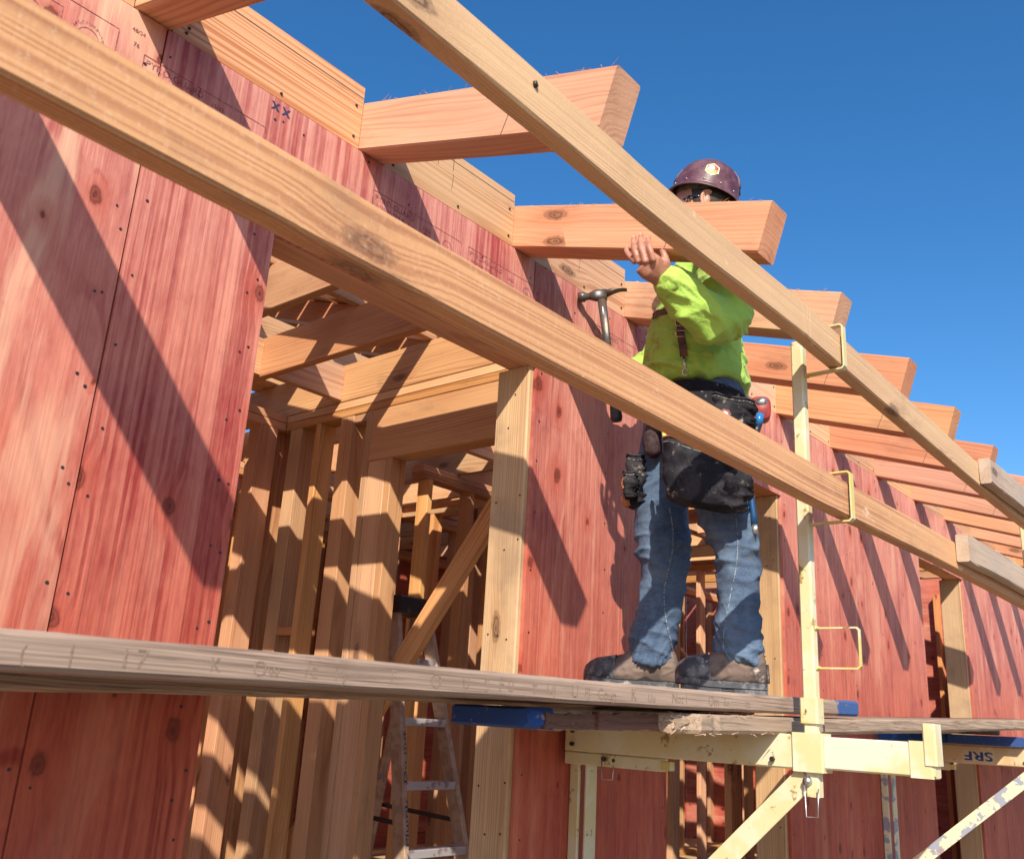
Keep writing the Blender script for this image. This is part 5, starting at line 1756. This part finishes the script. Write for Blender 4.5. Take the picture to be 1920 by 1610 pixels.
def hput(name, geo, mat, parent=hm):
    return mesh_obj(name, geo[0], geo[1], mat, parent, smooth=True, mw=PMW)


hput('grip', tube_geo([hp(0), hp(.012), hp(.06), hp(.12), hp(.2), hp(.215)], [(.015, .012), (.019, .015), (.0155, .012), (.0145, .0115), (.014, .011), (.011, .009)], 14), HGRIP)
shaft_ = hput('shaft', tube_geo([hp(.2), hp(.3), hp(L_ + .005)], [(.012, .008), (.0125, .0085), (.015, .010)], 12, square=3.0), HSTEEL)
hput('label', join_geo([box_geo((0, 0, 0), (0, 0, 0))]) if False else tube_geo([hp(L_ - .075, 0, -.0012), hp(L_ - .045, 0, -.0012)], [(.006, .0085), (.006, .0085)], 8, square=4.0), simple('shaft_label', (.6, .58, .55), .5), shaft_)
head_ = hput('head', join_geo([
    tube_geo([ht + V3((.018, 0, 0)), ht + V3((-.018, 0, -.001)), ht + V3((-.036, 0, -.003))], [(.019, .013), (.019, .014), (.012, .011)], 14, V3((0, 0, 1)), square=3.0),
    tube_geo([ht + V3((-.034, 0, -.003)), ht + V3((-.050, 0, -.004)), ht + V3((-.053, 0, -.004)), ht + V3((-.074, 0, -.006))], [.011, .012, .0165, .0165], 16, V3((0, 0, 1))),
    tube_geo([ht + V3((.014, 0, .004)), ht + V3((.036, 0, .012)), ht + V3((.058, 0, .0165)), ht + V3((.082, 0, .0150))], [(.013, .014), (.009, .014), (.005, .014), (.0016, .012)], 10, V3((0, 0, 1)))]), HSTEEL)

# ------------------------------------------------------------------ tools carried on the belt
tp = thing('tape_measure', 'red tape measure clipped to the worker\'s belt behind', 'tape measure', PMW @ V3((.135, -.10, .80)))
REDP = simple('red_plastic', (.30, .035, .035), .4, col2=(.20, .03, .03), scale=30)
mesh_obj('case', *tube_geo([V3((.137, -.132, .850)), V3((.137, -.128, .850)), V3((.137, -.092, .850)), V3((.137, -.088, .850))], [(.024, .030), (.028, .034), (.028, .034), (.024, .030)], 20, V3((1, 0, 0)), square=3.2), REDP, tp, smooth=True, mw=PMW)
mesh_obj('chrome_side', *tube_geo([V3((.140, -.131, .868)), V3((.140, -.134, .868))], [(.018, .012), (.016, .010)], 16, V3((1, 0, 0))), simple('chrome', (.5, .5, .55), .2, .9), tp, smooth=True, mw=PMW)
mk = thing('blue_marker', 'blue capped marker tucked under the red tape measure', 'marker', PMW @ V3((.135, -.12, .795)))
mesh_obj('cap', *tube_geo([V3((.128, -.13, .800)), V3((.136, -.13, .832))], [.012, .012], 12), simple('marker_blue_cap', (.02, .16, .42), .3), mk, smooth=True, mw=PMW)
mesh_obj('barrel', *tube_geo([V3((.121, -.13, .770)), V3((.128, -.13, .800))], [.010, .0115], 12), BLACKP, mk, smooth=True, mw=PMW)
pb = thing('pry_bar', 'slim blue pry bar hanging from the worker\'s belt along the thigh', 'pry bar', PMW @ V3((.11, -.145, .52)))
mesh_obj('shank', *tube_geo([V3((.098, -.146, .72)), V3((.106, -.146, .60)), V3((.112, -.146, .545)), V3((.114, -.146, .520))], [(.008, .006), (.008, .006), (.0085, .005), (.008, .002)], 10), simple('blue_steel', (.015, .075, .20), .35, .3, col2=(.35, .38, .42), scale=40, lo=.62, hi=.68), pb, smooth=True, mw=PMW)
mesh_obj('tip', *tube_geo([V3((.114, -.146, .522)), V3((.117, -.146, .498))], [(.008, .003), (.007, .001)], 8), STEEL, pb, smooth=True, mw=PMW)
sq = thing('carpenter_pencil', 'yellow carpenter pencil standing in the left corner of the nail pouch', 'pencil', PMW @ V3((-.108, -.205, .68)))
mesh_obj('barrel', *tube_geo([V3((-.108, -.205, .68)), V3((-.122, -.205, .772))], [(.006, .004)] * 2, 6, square=3), simple('pencil_yellow', (.6, .45, .10), .5), sq, mw=PMW)
mesh_obj('lead_tip', *tube_geo([V3((-.122, -.205, .772)), V3((-.124, -.205, .784))], [(.005, .0035), (.001, .001)], 6), PENCIL, sq, mw=PMW)
sq = thing('carpenter_pencil', 'blue carpenter pencil leaning out of the nail pouch', 'pencil', PMW @ V3((-.100, -.228, .66)))
mesh_obj('barrel', *tube_geo([V3((-.100, -.228, .66)), V3((-.117, -.228, .732))], [(.006, .004)] * 2, 6, square=3), simple('pencil_blue', (.03, .10, .35), .5), sq, mw=PMW)
mesh_obj('lead_tip', *tube_geo([V3((-.117, -.228, .732)), V3((-.119, -.228, .742))], [(.005, .0035), (.001, .001)], 6), PENCIL, sq, mw=PMW)
o = mesh_obj('folding_rule', *tube_geo([V3((-.088, -.212, .68)), V3((-.092, -.212, .71)), V3((-.100, -.212, .772))], [(.010, .002)] * 3, 6, square=4), simple('rule_white', (.6, .6, .57), .5), None, mw=PMW)
tag(o, 'flat white rule tucked beside the pencils in the nail pouch', 'rule')
